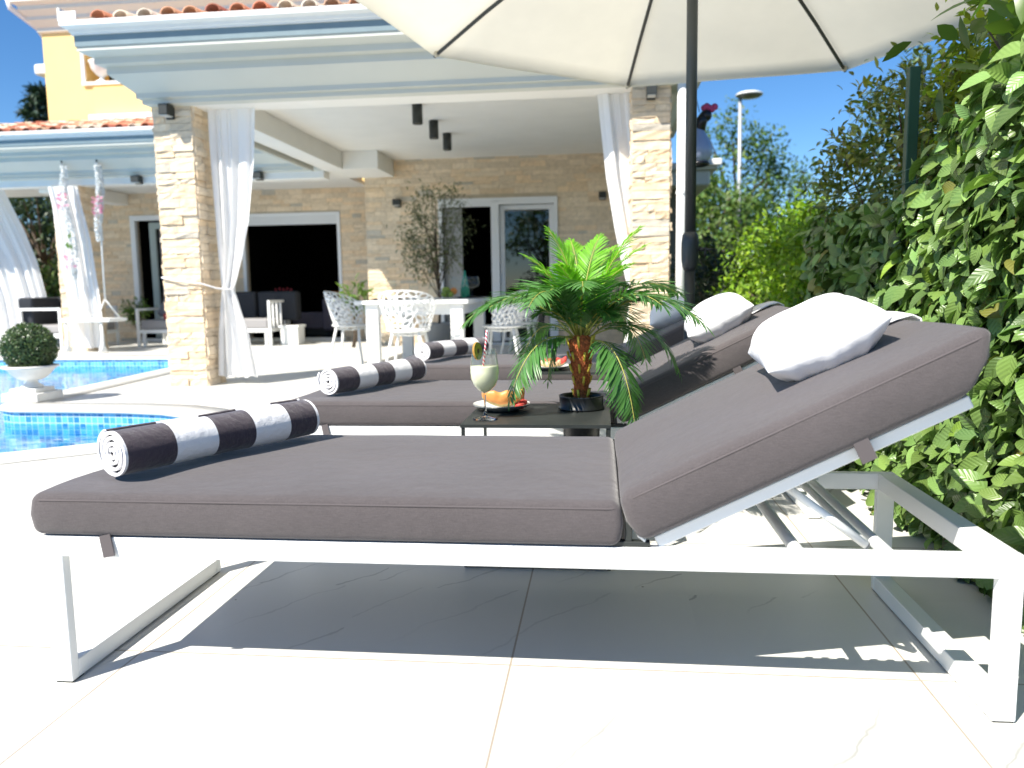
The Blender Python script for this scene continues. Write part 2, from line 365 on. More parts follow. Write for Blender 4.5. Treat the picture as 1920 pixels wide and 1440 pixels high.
POOL = [(-16, -2.2), (-9, -.25), (-3.95, 3.35), (-3.24, 3.885), (-2.85, 4.2), (-2.66, 4.45), (-2.62, 4.75), (-2.72, 5.03), (-2.90, 5.22), (-3.15, 5.36), (-3.5, 5.43), (-4.0, 5.46), (-4.42, 5.47),
        (-4.56, 5.54), (-4.66, 5.68), (-4.71, 5.95), (-4.74, 6.3), (-4.82, 7.4), (-4.90, 8.5), (-5.02, 9.9), (-16, 9.98)]
def holed(outer, hole, z):
    loops = [[Vector((x, y, 0)) for x, y in outer], [Vector((x, y, 0)) for x, y in hole]]
    tri = geometry.tessellate_polygon(loops); mb = MB()
    for x, y in outer+hole: mb.vert((x, y, z))
    for t in tri: mb.face(t)
    return mb
DECK = [(-18, -8), (1.19, -8), (1.19, 15), (-18, 15)]
structure(obj('pool_deck', holed(DECK, POOL, 0.), DECKM))
GR = [(-700, -700), (700, -700), (700, 900), (-700, 900)]
structure(obj('ground', holed(GR, DECK, -.012), SOIL))
# coping: a strip around the rim with a rounded nose
def offset(poly, d):
    out = []
    N = len(poly)
    for i in range(N):
        a, b, c = (Vector(poly[(i-1) % N]), Vector(poly[i]), Vector(poly[(i+1) % N]))
        n1 = Vector(((b-a).y, -(b-a).x)).normalized(); n2 = Vector(((c-b).y, -(c-b).x)).normalized()
        n = (n1+n2); n = n/max(.35, n.length_squared)*2 if n.length > .1 else n1
        out.append(b+n*d)
    return out
mb = MB(); N = len(POOL); prof = [(.30, .003), (.30, .012), (.02, .014), (-.018, .008), (-.025, -.006), (-.018, -.022), (0.002, -.026)]
rings = [offset(POOL, d) for d, z in prof]
for k, (d, z) in enumerate(prof):
    for p in rings[k]: mb.vert((p.x, p.y, z))
for k in range(len(prof)-1):
    for i in range(N): mb.face((k*N+i, (k+1)*N+i, (k+1)*N+(i+1) % N, k*N+(i+1) % N))
structure(obj('pool_coping', mb, COPM, smooth=True))
def mosaic():
    m = bpy.data.materials.new('blue_pool_mosaic'); m.use_nodes = True; nt = m.node_tree; L = nt.links
    p = nt.nodes['Principled BSDF']; p.inputs['Roughness'].default_value = .25
    a = nd(nt, 'ShaderNodeAttribute', attribute_name='luv')
    b = nd(nt, 'ShaderNodeTexBrick', offset=0.); b.inputs['Scale'].default_value = 1; b.inputs['Brick Width'].default_value = .05; b.inputs['Row Height'].default_value = .05
    b.inputs['Mortar Size'].default_value = .003; b.inputs['Color1'].default_value = (.02, .20, .47, 1); b.inputs['Color2'].default_value = (.13, .55, .80, 1); b.inputs['Mortar'].default_value = (.45, .6, .7, 1)
    L.new(a.outputs['Vector'], b.inputs['Vector']); L.new(b.outputs[0], p.inputs['Base Color']); return m
mb = MB(); uv = []
per = 0
for i in range(N):
    a, b = Vector(POOL[i]), Vector(POOL[(i+1) % N]); l = (b-a).length; q = len(mb.v)
    for (pt, u) in ((a, per), (b, per+l)):
        for z in (-.026, -1.25): mb.vert((pt.x, pt.y, z)); uv.append((u, z+2, 0))
    mb.face((q, q+1, q+3, q+2)); per += l
q = len(mb.v)
for p in POOL: mb.vert((*p, -1.25)); uv.append((p[0], p[1], 0))
for t in geometry.tessellate_polygon([[Vector((*p, 0)) for p in POOL]]): mb.face([q+i for i in t])
o = structure(obj('pool_basin', mb, mosaic()))
at = o.data.attributes.new('luv', 'FLOAT_VECTOR', 'POINT'); at.data.foreach_set('vector', np.array(uv, np.float32).ravel())
def water_mat():
    m = bpy.data.materials.new('pool_water'); m.use_nodes = True; nt = m.node_tree; nt.nodes.clear(); L = nt.links
    out = nd(nt, 'ShaderNodeOutputMaterial'); tr = nd(nt, 'ShaderNodeBsdfTransparent'); tr.inputs[0].default_value = (.62, .88, .96, 1)
    gl = nd(nt, 'ShaderNodeBsdfGlossy'); gl.inputs['Roughness'].default_value = .03
    tc = nd(nt, 'ShaderNodeTexCoord'); mp = nd(nt, 'ShaderNodeMapping'); mp.inputs['Scale'].default_value = (1.3, 3.2, 1); L.new(tc.outputs['Object'], mp.inputs[0])
    nz = nd(nt, 'ShaderNodeTexNoise', Scale=2.2, Detail=3., Distortion=.4); L.new(mp.outputs[0], nz.inputs['Vector'])
    b = nd(nt, 'ShaderNodeBump', Strength=.16, Distance=.05); L.new(nz.outputs[0], b.inputs['Height'])
    fr = nd(nt, 'ShaderNodeFresnel', IOR=1.36); L.new(b.outputs[0], fr.inputs['Normal']); L.new(b.outputs[0], gl.inputs['Normal'])
    ms = nd(nt, 'ShaderNodeMixShader'); L.new(fr.outputs[0], ms.inputs[0]); L.new(tr.outputs[0], ms.inputs[1]); L.new(gl.outputs[0], ms.inputs[2]); L.new(ms.outputs[0], out.inputs[0]); return m
structure(obj('pool_water', MB().poly(POOL, -.115), water_mat()))
tag(obj('skimmer', MB().box(-5.62, 9.895, -.105, -5.06, 9.925, -.035), WHITE, bevel=.01), 'white plastic skimmer inlet in the far blue tiled pool wall', 'pool skimmer')
hl = bpy.data.objects['skimmer']; mb = MB().box(-5.56, 9.885, -.08, -5.12, 9.894, -.055); WL['skimmer'] = Vector((0, 0, 0)); obj('slot', mb, DK_METAL, hl)

# ------------------------------------------------------------------ villa
villa = thing('villa', 'large villa with stone clad porch pillars, white cornices and yellow upper storey', 'house', (-3, 12, 0))
def stones(name, o, u, n, ulen, zlen, holes=(), parent=villa, hmin=.04, hmax=.085, lmin=.12, lmax=.36, dep=.02, seed=1, grey=.035):
    """split-face stone cladding on a wall: o origin, u direction along the wall, n outward normal; one mesh of courses"""
    r = random.Random(seed); o, u, n = Vector(o), Vector(u), Vector(n); mb = MB(); z = 0.
    def clear(a, b, z0, z1): return all(b <= h[0] or a >= h[1] or z1 <= h[2] or z0 >= h[3] for h in holes)
    while z < zlen-.01:
        h = min(r.uniform(hmin, hmax), zlen-z)
        if zlen-z-h < .04: h = zlen-z
        cuts = sorted({0., ulen, *[c for hh in holes if hh[2] < z+h and hh[3] > z for c in hh[:2] if 0 < c < ulen]})
        for a0, a1 in zip(cuts[:-1], cuts[1:]):
            x = a0
            while x < a1-1e-4:
                l = r.uniform(lmin, lmax)
                if a1-x-l < .1: l = a1-x
                e = min(x+l, a1); z0, z1 = z+.0016, z+h-.0016; x0, x1 = x+.0016, e-.0016
                if x1-x0 > .01 and all(e-.01 <= hh[0] or x+.01 >= hh[1] or z0 >= hh[3]-.005 or (z0+z1)/2 <= hh[2] for hh in holes):
                    zt = z1
                    for hh in holes:
                        if not (e-.01 <= hh[0] or x+.01 >= hh[1]) and z0 < hh[2] < z1: zt = min(zt, hh[2])
                    k = r.random(); b = r.uniform(.88, 1.08)
                    mb.col = (b*.72, b*.78, b*.86) if k < grey else (b*1.04, b*.96, b*.86) if k < .35 else (b*1.02, b*1.0, b*.97)
                    d = dep*r.uniform(.25, 1.); t1, t2 = r.uniform(-.4, .4)*dep, r.uniform(-.4, .4)*dep; g = len(mb.v); nu = 4; nz = 3
                    for j in range(nz):
                        for i in range(nu):
                            fu, fz = i/(nu-1), j/(nz-1); edge = (i in (0, nu-1)) or (j in (0, nz-1))
                            dd = d+t1*(fu-.5)+t2*(fz-.5)+r.uniform(-.3, .3)*dep-(.06*dep if edge else 0)
                            mb.vert(o+u*(x0+(x1-x0)*fu)+Vector((0, 0, z0+(zt-z0)*fz))+n*max(dd, .002))
                    for j in range(nz-1):
                        for i in range(nu-1): mb.face((g+j*nu+i, g+j*nu+i+1, g+(j+1)*nu+i+1, g+(j+1)*nu+i))
                    rim = [g+i for i in range(nu)]+[g+j*nu+nu-1 for j in range(1, nz)]+[g+(nz-1)*nu+i for i in range(nu-2, -1, -1)]+[g+j*nu for j in range(nz-2, 0, -1)]
                    q = len(mb.v)
                    for i in rim:
                        p = Vector(mb.v[i]); mb.vert(p-n*((p-o).dot(n)+.002))
                    for a in range(len(rim)): mb.face((rim[a], q+a, q+(a+1) % len(rim), rim[(a+1) % len(rim)]))
                x = e
        z += h
    mb.col = None
    return mb
def merge(*mbs):
    R = MB()
    for b in mbs:
        q = len(R.v); R.v += b.v; R.c += b.c; R.f += [tuple(i+q for i in f) for f in b.f]; R.mi += b.mi
    return R
def pillar(x0, y0, x1, y1, z1, seed):
    core = MB().box(x0+.004, y0+.004, 0, x1-.004, y1-.004, z1)
    p = obj('stone_pillar', core, MORTAR, villa)
    s = merge(stones('s', (x0, y0, 0), (1, 0, 0), (0, -1, 0), x1-x0, z1, seed=seed, lmin=.1, lmax=.28, dep=.02), stones('s', (x1, y0, 0), (0, 1, 0), (1, 0, 0), y1-y0, z1, seed=seed+1, lmin=.12, lmax=.3, dep=.022),
              stones('s', (x0, y1, 0), (0, -1, 0), (-1, 0, 0), y1-y0, z1, seed=seed+2, lmin=.12, lmax=.3))
    obj('cladding', s, STONE, p)
pillar(-3.955, 6.90, -3.595, 7.24, 2.52, 10)
pillar(.272, 6.90, .585, 7.24, 2.52, 20)
pillar(-8.12, 11.25, -7.70, 11.65, 2.46, 30)
def wall(x0, x1, y, z1, holes, seed, th=.25):
    core = MB(); xs = sorted({x0, x1, *[h for hh in holes for h in hh[:2]]})
    for a, b in zip(xs[:-1], xs[1:]):
        hh = [h for h in holes if h[0] <= a+1e-6 and h[1] >= b-1e-6]
        if hh: 
            core.box(a, y, hh[0][3], b, y+th, z1)
            if hh[0][2] > .01: core.box(a, y, 0, b, y+th, hh[0][2])
        else: core.box(a, y, 0, b, y+th, z1)
    p = obj('stone_wall', core, MORTAR, villa)
    obj('cladding', stones('s', (x0, y, 0), (1, 0, 0), (0, -1, 0), x1-x0, z1, [(h[0]-x0, h[1]-x0, h[2], h[3]) for h in holes], seed=seed, dep=.014), STONE, p)
    return p
wall(-3.55, .62, 12.0, 2.82, [(-2.42, -.62, 0., 2.2)], 40)
wall(-9.2, -3.55, 13.4, 2.6, [(-8.24, -7.0, .0, 2.22), (-6.2, -4.42, 0., 2.2)], 50)
obj('stone_wall', MB().box(-3.555, 12.0, 0, -3.55, 13.4, 2.6), MORTAR, villa)
# side wall of the right porch wing
obj('side_wall', MB().box(.62, 11.4, 0, .8, 19, 2.9), CREAM, villa)
# porch ceilings and beams
obj('porch_ceiling', MB().box(-3.9, 6.9, 2.80, .62, 12.25, 2.86), PLASTER, villa)
obj('porch_ceiling', MB().box(-13, 11.15, 2.60, -3.9, 13.4, 2.66), PLASTER, villa)
obj('ceiling_beam', MB().box(-3.90, 7.24, 2.555, -3.605, 12.0, 2.80), PLASTER, villa, bevel=.006)
obj('ceiling_beam', MB().box(-3.60, 11.1, 2.55, -3.09, 11.99, 2.80), PLASTER, villa, bevel=.006)
obj('porch_beam', MB().box(-3.93, 6.88, 2.50, .60, 7.16, 2.80), PLASTER, villa, bevel=.006)
obj('porch_beam', MB().box(-13, 11.2, 2.46, -3.91, 11.45, 2.60), PLASTER, villa, bevel=.006)
obj('porch_beam', MB().box(-8.5, 11.46, 2.40, -8.25, 13.4, 2.595), PLASTER, villa, bevel=.006)
CPROF = [(0, 2.50), (.07, 2.512), (.07, 2.55), (.105, 2.555), (.105, 2.595), (.26, 2.725), (.26, 2.785), (.325, 2.795), (.325, 2.845), (.415, 2.88), (.415, 2.91), (.40, 3.01), (0, 3.01)]
FPROF = [(.405, 2.912), (.425, 2.912), (.425, 3.0), (.405, 3.0)]
def sweep(path, prof, z=0.):
    """path: list of (x, y); profile offset goes to the left of the travel direction"""
    mb = MB(); n = len(path); P = [Vector(p) for p in path]
    for i, p in enumerate(P):
        d1 = (P[i]-P[i-1]).normalized() if i else (P[1]-P[0]).normalized(); d2 = (P[i+1]-P[i]).normalized() if i < n-1 else d1
        n1, n2 = Vector((-d1.y, d1.x)), Vector((-d2.y, d2.x)); m = (n1+n2)/(1+n1.dot(n2))
        for d, h in prof: mb.vert((p.x+m.x*d, p.y+m.y*d, h+z))
    k = len(prof)
    for i in range(n-1):
        for j in range(k): mb.face((i*k+j, (i+1)*k+j, (i+1)*k+(j+1) % k, i*k+(j+1) % k))
    mb.face(range(k)); mb.face([(n-1)*k+j for j in range(k)][::-1])
    return mb
GPROF = [(.405, 3.0), (.44, 3.0), (.44, 3.015), (.452, 3.02), (.452, 3.045), (.49, 3.055), (.50, 3.06), (.50, 3.10), (.48, 3.105), (.47, 3.07), (.41, 3.03)]
def roof_edge(path, z=0.):
    obj('cornice', sweep(path, CPROF, z), CORNICE, villa); obj('fascia', sweep(path, FPROF, z), ZINC, villa); obj('gutter', sweep(path, GPROF, z), WHITE, villa)
roof_edge([(.60, 11.4), (.60, 6.88), (-3.93, 6.88), (-3.93, 10.85)])
roof_edge([(-3.94, 11.2), (-14, 11.2)], .06)
obj('gutter_end', MB().box(-4.435, 6.375, 3.09, -4.41, 6.56, 3.20).box(-4.41, 6.375, 3.10, -4.27, 6.385, 3.17), WHITE, villa, bevel=.02)
# clay tile roofs
def tiles(x0, x1, y0, y1, z0, slope, mat=TILE, per=.2, row=.36, seed=3):
    r = random.Random(seed); mb = MB(); nx = int((x1-x0)/per); ny = int((y1-y0)/row)+1
    pal = [(.50, .16, .085), (.56, .22, .12), (.64, .40, .26), (.70, .56, .42), (.40, .13, .08), (.60, .30, .17), (.74, .62, .50)]
    for j in range(ny):
        ya, yb = y0+j*row-.05, y0+(j+1)*row+.02
        za, zb = z0+slope*(ya-y0)+.03, z0+slope*(yb-y0)
        for i in range(nx):
            cx = x0+(i+.5)*per; c = r.choice(pal); b = r.uniform(.8, 1.15)
            jx = r.uniform(-.008, .008); jz = r.uniform(-.006, .008)
            for (ox, rad, sg, dz) in ((0, per*.32, 1, .03), (per/2, per*.27, -1, .022)):
                mb.col = tuple(k*b for k in (c if sg > 0 else pal[4])); g = len(mb.v); K = 7
                for th in (0., .012):
                    for (yy, zz, rs) in ((ya, za, 1.08), (yb, zb, .9)):
                        for k in range(K):
                            a = PI*k/(K-1); R_ = (rad-th)*rs
                            mb.vert((cx+ox+jx+R_*math.cos(a), yy, zz+dz+jz+sg*R_*math.sin(a)*.8))
                for k in range(K-1):
                    mb.face((g+k, g+k+1, g+K+k+1, g+K+k)); mb.face((g+2*K+k, g+3*K+k, g+3*K+k+1, g+2*K+k+1)); mb.face((g+k, g+2*K+k, g+2*K+k+1, g+k+1))
    mb.col = None; return mb
obj('tile_roof', tiles(-4.22, 1.0, 6.50, 13.2, 3.085, .20), TILE, villa, True)
obj('tile_roof', tiles(-14, -4.4, 10.82, 13.3, 3.125, .26, seed=8), TILE, villa, True)
obj('roof_deck', MB().poly([(-14, 11.2), (-4.6, 11.2), (-4.6, 13.4), (-14, 13.4)], 3.0), CREAM, villa)
obj('flashing', MB().box(-8.75, 13.2, 3.66, -4.4, 13.395, 3.93), WHITE, villa)
# upper storey
uw = MB(); Yu = 13.4
uw.box(-9.63, Yu, 2.6, -8.92, Yu+5, 5.42).box(-8.0, Yu, 2.6, -1.2, Yu+5, 5.42).box(-8.92, Yu, 2.6, -8.0, Yu+.3, 4.50).box(-8.92, Yu, 5.18, -8.0, Yu+.3, 5.42)
uw.box(-8.92, Yu+1.2, 4.0, -8.0, Yu+1.4, 5.4)
up = obj('upper_wall', uw, YELLOW, villa)
obj('upper_wall', MB().box(-8.72, Yu-.05, 3.0, -4.0, Yu-.005, 4.42), YELLOW, villa)
wn = obj('window', MB().box(-8.93, Yu-.045, 4.46, -7.98, Yu+.28, 4.515).box(-8.935, Yu-.02, 4.515, -8.885, Yu+.02, 5.18).box(-8.16, Yu-.02, 4.515, -8.11, Yu+.02, 5.18), WHITE, villa)
obj('pane', MB().box(-8.60, Yu+.24, 4.515, -8.0, Yu+.26, 5.18), PANE, wn)
urn2 = MB().lathe([(.10, 0), (.10, .04), (.04, .07), (.035, .11), (.10, .16), (.165, .24), (.185, .33), (.20, .35), (.20, .37), (.15, .37)], (-8.66, Yu+.13, 4.516), 20)
tag(obj('stone_urn', urn2, WHITE, smooth=True), 'small white stone urn standing in the upper floor window', 'urn')
UPROF = [(0, 5.36), (.05, 5.38), (.05, 5.44), (.15, 5.55), (.15, 5.60), (.24, 5.69), (.24, 5.75), (.33, 5.80), (.33, 5.96), (0, 6.0)]
obj('upper_eave', sweep([(-1.2, Yu+6), (-1.2, Yu), (-9.63, Yu), (-9.63, Yu+6)], UPROF), M('pale_yellow_eave', (.74, .74, .66), .8, var=.03, vscale=2), villa)
obj('downpipe', MB().tube([(-9.98, 13.1, 5.86), (-9.97, 13.12, 5.72), (-9.72, 13.42, 5.47), (-9.68, 13.5, 5.36), (-9.68, 13.9, 5.1), (-9.68, 13.9, 3.2)], .045, 10), WHITE, villa, True)
obj('gutter_end', MB().box(-10.72, 14.6, 5.03, -10.3, 15.0, 5.23), WHITE, villa, bevel=.04)
dp = MB().tube([(.675, 6.80, 2.62), (.675, 6.80, 0.0)], .041, 14)
dpo = obj('downpipe', dp, WHITE, villa, True)
for z in (1.62, .6): obj('bracket', MB().lathe([(.047, -.012), (.047, .012)], (.675, 6.80, z), 14).box(.66, 6.83, z-.01, .69, 6.93, z+.01), W_METAL, dpo)
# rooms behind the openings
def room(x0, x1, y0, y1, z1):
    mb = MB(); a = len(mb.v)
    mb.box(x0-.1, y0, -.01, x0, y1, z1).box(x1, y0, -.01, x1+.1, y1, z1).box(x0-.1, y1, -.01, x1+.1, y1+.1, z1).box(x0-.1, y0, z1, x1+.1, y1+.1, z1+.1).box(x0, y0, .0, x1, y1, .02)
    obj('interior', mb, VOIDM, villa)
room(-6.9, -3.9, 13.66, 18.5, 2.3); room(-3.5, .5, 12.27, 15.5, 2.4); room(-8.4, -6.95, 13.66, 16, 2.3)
def frame_rect(x0, x1, z0, z1, y, t=.06, d=.08, bottom=True):
    mb = MB().box(x0, y, z0, x0+t, y+d, z1).box(x1-t, y, z0, x1, y+d, z1).box(x0+t, y, z1-t, x1-t, y+d, z1)
    if bottom: mb.box(x0+t, y, z0, x1-t, y+d, z0+t*.6)
    return mb
FRM = M('white_pvc', (.74, .75, .76), .4)
# large open sliding door in the recessed wall (roller shutter box above)
d1 = obj('sliding_door', frame_rect(-6.2, -4.42, .0, 2.2, 13.37), FRM, villa, bevel=.004)
mb = MB()
for k in range(6): mb.box(-6.14, 13.385+.003*(k % 2), 2.0+.024*k, -4.48, 13.44, 2.0+.024*k+.021)
obj('shutter', mb, FRM, d1)
obj('sill', MB().box(-6.3, 13.2, .0, -4.35, 13.369, .05), WHITE, d1)
# sliding door on the right: open leaf on the left, glazed leaf on the right
d2 = obj('sliding_door', frame_rect(-2.42, -.62, .0, 2.2, 11.95, .055), FRM, villa, bevel=.004)
mb = MB().box(-1.62, 11.96, .05, -1.50, 12.03, 2.14)
obj('mullion', mb, FRM, d2)
obj('shutter', MB().box(-2.36, 11.965, 2.075, -1.62, 12.02, 2.145).box(-1.5, 11.965, 2.10, -.675, 12.02, 2.145), FRM, d2)
sash = obj('sash', frame_rect(-1.495, -.68, .06, 2.095, 12.04, .07, .05), FRM, d2, bevel=.004)
obj('pane', MB().box(-1.43, 12.06, .1, -.745, 12.07, 2.03), PANE, sash)
obj('reveal', MB().box(-2.36, 12.06, .05, -2.08, 12.10, 2.07), M('grey_blind', (.34, .34, .33), .8, var=.05), d2)
# left window with half drawn grey curtain
d3 = obj('sliding_door', frame_rect(-8.24, -7.0, .0, 2.22, 13.36, .09), FRM, villa, bevel=.004)
s3 = obj('sash', frame_rect(-7.95, -7.1, .06, 2.1, 13.47, .11, .05), M('grey_green_frame', (.36, .42, .40), .5), d3)
obj('curtain', MB().grid(lambda u, v: (-7.84+u*.7, 13.6+.03*math.sin(u*40), .06+v*1.95), 40, 2), M('grey_drape', (.33, .31, .34), .9), d3, True)

# ------------------------------------------------------------------ interior furniture seen through the opening
t = thing('indoor_sofa', 'grey purple sofa inside the dark room beyond the open doorway', 'sofa', (-5.0, 15.3, .02))
SOFM = M('purple_grey_velvet', (.17, .15, .19), .9)
obj('seat', MB().box(-5.9, 14.7, .12, -4.2, 15.4, .45), SOFM, t, bevel=.05); obj('backrest', MB().box(-5.2, 14.45, .1, -4.2, 14.69, .72), SOFM, t, bevel=.05)
obj('base', MB().box(-5.8, 14.6, .02, -4.3, 15.3, .118), DK_METAL, t)
tag(obj('fruit_bowl', MB().lathe([(.06, 0), (.12, .03), (.24, .09), (.26, .12), (.24, .12), (.1, .04)], (-4.78, 14.57, .722), 20), M('orange_cloth', (.55, .19, .045), .8), smooth=True), 'flat orange bowl on the back of the indoor sofa', 'bowl')
t = thing('picture_frame', 'small framed picture hanging in the dark room by the doorway', 'picture', (-5.22, 18.45, 1.6))
obj('frame', frame_rect(-5.75, -5.19, 1.33, 1.88, 18.44, .08, .03), M('picture_frame_wood', (.5, .45, .36), .6), t); obj('print', MB().box(-5.67, 18.45, 1.38, -5.27, 18.46, 1.80), M('dark_print', (.08, .07, .06), .6, var=.4), t)
t = thing('flower_vase', 'pale vase with red flower in the dark doorway', 'vase', (-5.75, 14.0, .02))
obj('stand', MB().box(-5.83, 13.92, .02, -5.67, 14.08, .55), VOIDM, t)
obj('vase', MB().lathe([(.04, 0), (.06, .06), (.05, .14), (.025, .2), (.035, .23)], (-5.75, 14.0, .551), 14), M('pale_ceramic', (.45, .47, .42), .3), t, True)
mb = MB()
for k in range(5): mb.tube([(-5.75, 14, .76), (-5.75+.04*(k-2), 14, .84), (-5.75+.07*(k-2), 14+.01*k, .88+.02*(k % 2))], .006, 5); mb.ball((-5.75+.07*(k-2), 14+.01*k, .89+.02*(k % 2)), .025, 8, 6)
obj('flower', mb, M('red_petals', (.35, .04, .05), .7), t, True)

# ------------------------------------------------------------------ lamps
def spot(x, y, label):
    t = thing('ceiling_spotlight', label, 'ceiling lamp', (x, y, 2.8), 'black cylinder spotlights on the porch ceiling')
    obj('housing', MB().lathe([(.052, 0), (.055, .004), (.055, .20)], (x, y, 2.595), 20, False, True), DK_METAL, t, True, .0)
    obj('lens', MB().lathe([(.045, 0), (.02, .004)], (x, y, 2.60), 16), M('dark_lens', (.05, .05, .05), .1), t); return t
spot(-1.912, 8.48, 'black ceiling cylinder nearest the porch edge, largest of three in a row'); spot(-1.912, 9.32, 'black ceiling cylinder in the middle of the row of three'); spot(-1.905, 10.10, 'black ceiling cylinder nearest the back wall, smallest of three in a row')
def wall_lamp(x, y, z, label, s=.1, h=.15):
    t = thing('wall_lamp', label, 'wall lamp', (x, y, z), 'black cube lamps on the villa walls')
    obj('housing', MB().box(x-s/2, y-.14, z-h/2+.02, x+s/2, y-.022, z+h/2), DK_METAL, t, bevel=.004); obj('plate', MB().box(x-s*.45, y-.021, z-h/2, x+s*.45, y-.001, z+h/2-.01), DK_METAL, t)
    obj('diffuser', MB().box(x-s*.4, y-.13, z-h/2+.012, x+s*.4, y-.03, z-h/2+.019), M('frosted_diffuser', (.5, .5, .48), .4), t)
wall_lamp(-3.775, 6.875, 2.44, 'black box lamp near the top of the sunlit left stone pillar', .08, .11); wall_lamp(.424, 6.875, 2.44, 'black box lamp near the top of the stone pillar by the downpipe', .08, .11)
wall_lamp(-3.04, 11.985, 2.155, 'black cube lamp on the stone wall left of the olive tree', .11, .11); wall_lamp(.045, 11.985, 2.18, 'black cube lamp on stone wall right of the glazed door', .11, .11); wall_lamp(-8.945, 13.385, 2.14, 'black cube lamp on the shaded wall beside the swing', .11, .11)
wall_lamp(-6.70, 11.195, 2.50, 'black cube lamp under the left eave between swing and pillar', .12, .11); wall_lamp(-4.857, 11.195, 2.50, 'black cube lamp under the eave right of the tied curtain', .12, .11)

# ------------------------------------------------------------------ curtains
def curtain(name, label, keys, y, folds, amp, nu=90, nz=70, tie=None, topshade=None):
    """keys: list of (z, xl, xr)"""
    keys = sorted(keys)
    zs = [k[0] for k in keys]; xl = [k[1] for k in keys]; xr = [k[2] for k in keys]
    r = random.Random(sum(map(ord, label))); ph = [r.uniform(0, 6) for _ in range(4)]
    def f(u, v):
        z = zs[0]+(zs[-1]-zs[0])*v; a, b = np.interp(z, zs, xl), np.interp(z, zs, xr); wd = b-a
        wmax = max(q-p for p, q in zip(xl, xr)); sq = 1+.8*(1-wd/wmax)
        dy = amp*sq*(.6*math.sin(u*folds*2*PI+ph[0]+1.2*math.sin(v*2+ph[1]))+.4*math.sin(u*folds*3.3*PI+ph[2]+v))*(.35+.65*min(1, (1-v)*4+.2))
        return (a+wd*u+.012*math.sin(u*folds*4*PI+ph[3]), y+dy, z+.012*math.sin(u*folds*2*PI+ph[1])*(1-v))
    t = thing(name, label, 'curtain', ((xl[0]+xr[0])/2, y, zs[0]))
    obj('drape', MB().grid(f, nu, nz), CURT, t, True)
    return t
c1 = curtain('curtain', 'sheer white curtain tied in the middle beside the left stone pillar', [(2.53, -3.52, -3.07), (2.05, -3.515, -3.10), (1.5, -3.50, -3.18), (1.19, -3.49, -3.26), (.97, -3.475, -3.34), (.89, -3.47, -3.375), (.80, -3.485, -3.34), (.5, -3.53, -3.25), (.07, -3.565, -3.18)], 7.06, 4, .035)
obj('tieback', MB().tube([(-3.96, 6.865, 1.0), (-3.78, 6.862, .965), (-3.59, 6.862, .94), (-3.50, 6.99, .895), (-3.42, 7.0, .885), (-3.36, 7.06, .89)], .008, 6), PILW, c1, True)
curtain('curtain', 'sunlit white curtain leaning sideways toward the stone pillar by the downpipe', [(2.54, -.01, .27), (2.25, .02, .29), (1.8, .07, .345), (1.35, .145, .44), (1.03, .21, .51), (.88, .25, .53), (.7, .27, .50), (.3, .22, .55), (.06, .2, .57)], 7.08, 3, .03)
curtain('curtain', 'wide white curtain at the left photo edge sweeping down beside the boxwood ball', [(2.56, -10.6, -9.46), (1.9, -10.4, -9.17), (1.4, -10.1, -8.99), (.85, -9.95, -8.88), (.5, -9.9, -8.86), (.05, -9.9, -8.86)], 11.95, 7, .05)
curtain('curtain', 'narrow white curtain hanging in front of the far left stone pillar', [(2.44, -8.1, -7.64), (2.15, -8.05, -7.60), (1.65, -8.02, -7.5), (1.2, -7.98, -7.46), (.8, -7.92, -7.42), (.5, -7.9, -7.41), (.06, -7.9, -7.4)], 11.1, 4, .03)
# curtain wire and hooks
tag(obj('curtain_wire', MB().tube([(-3.56, 7.05, 2.555), (.29, 7.07, 2.56)], .005, 6), W_METAL), 'thin curtain wire stretched under the porch beam between the two pillars', 'wire')
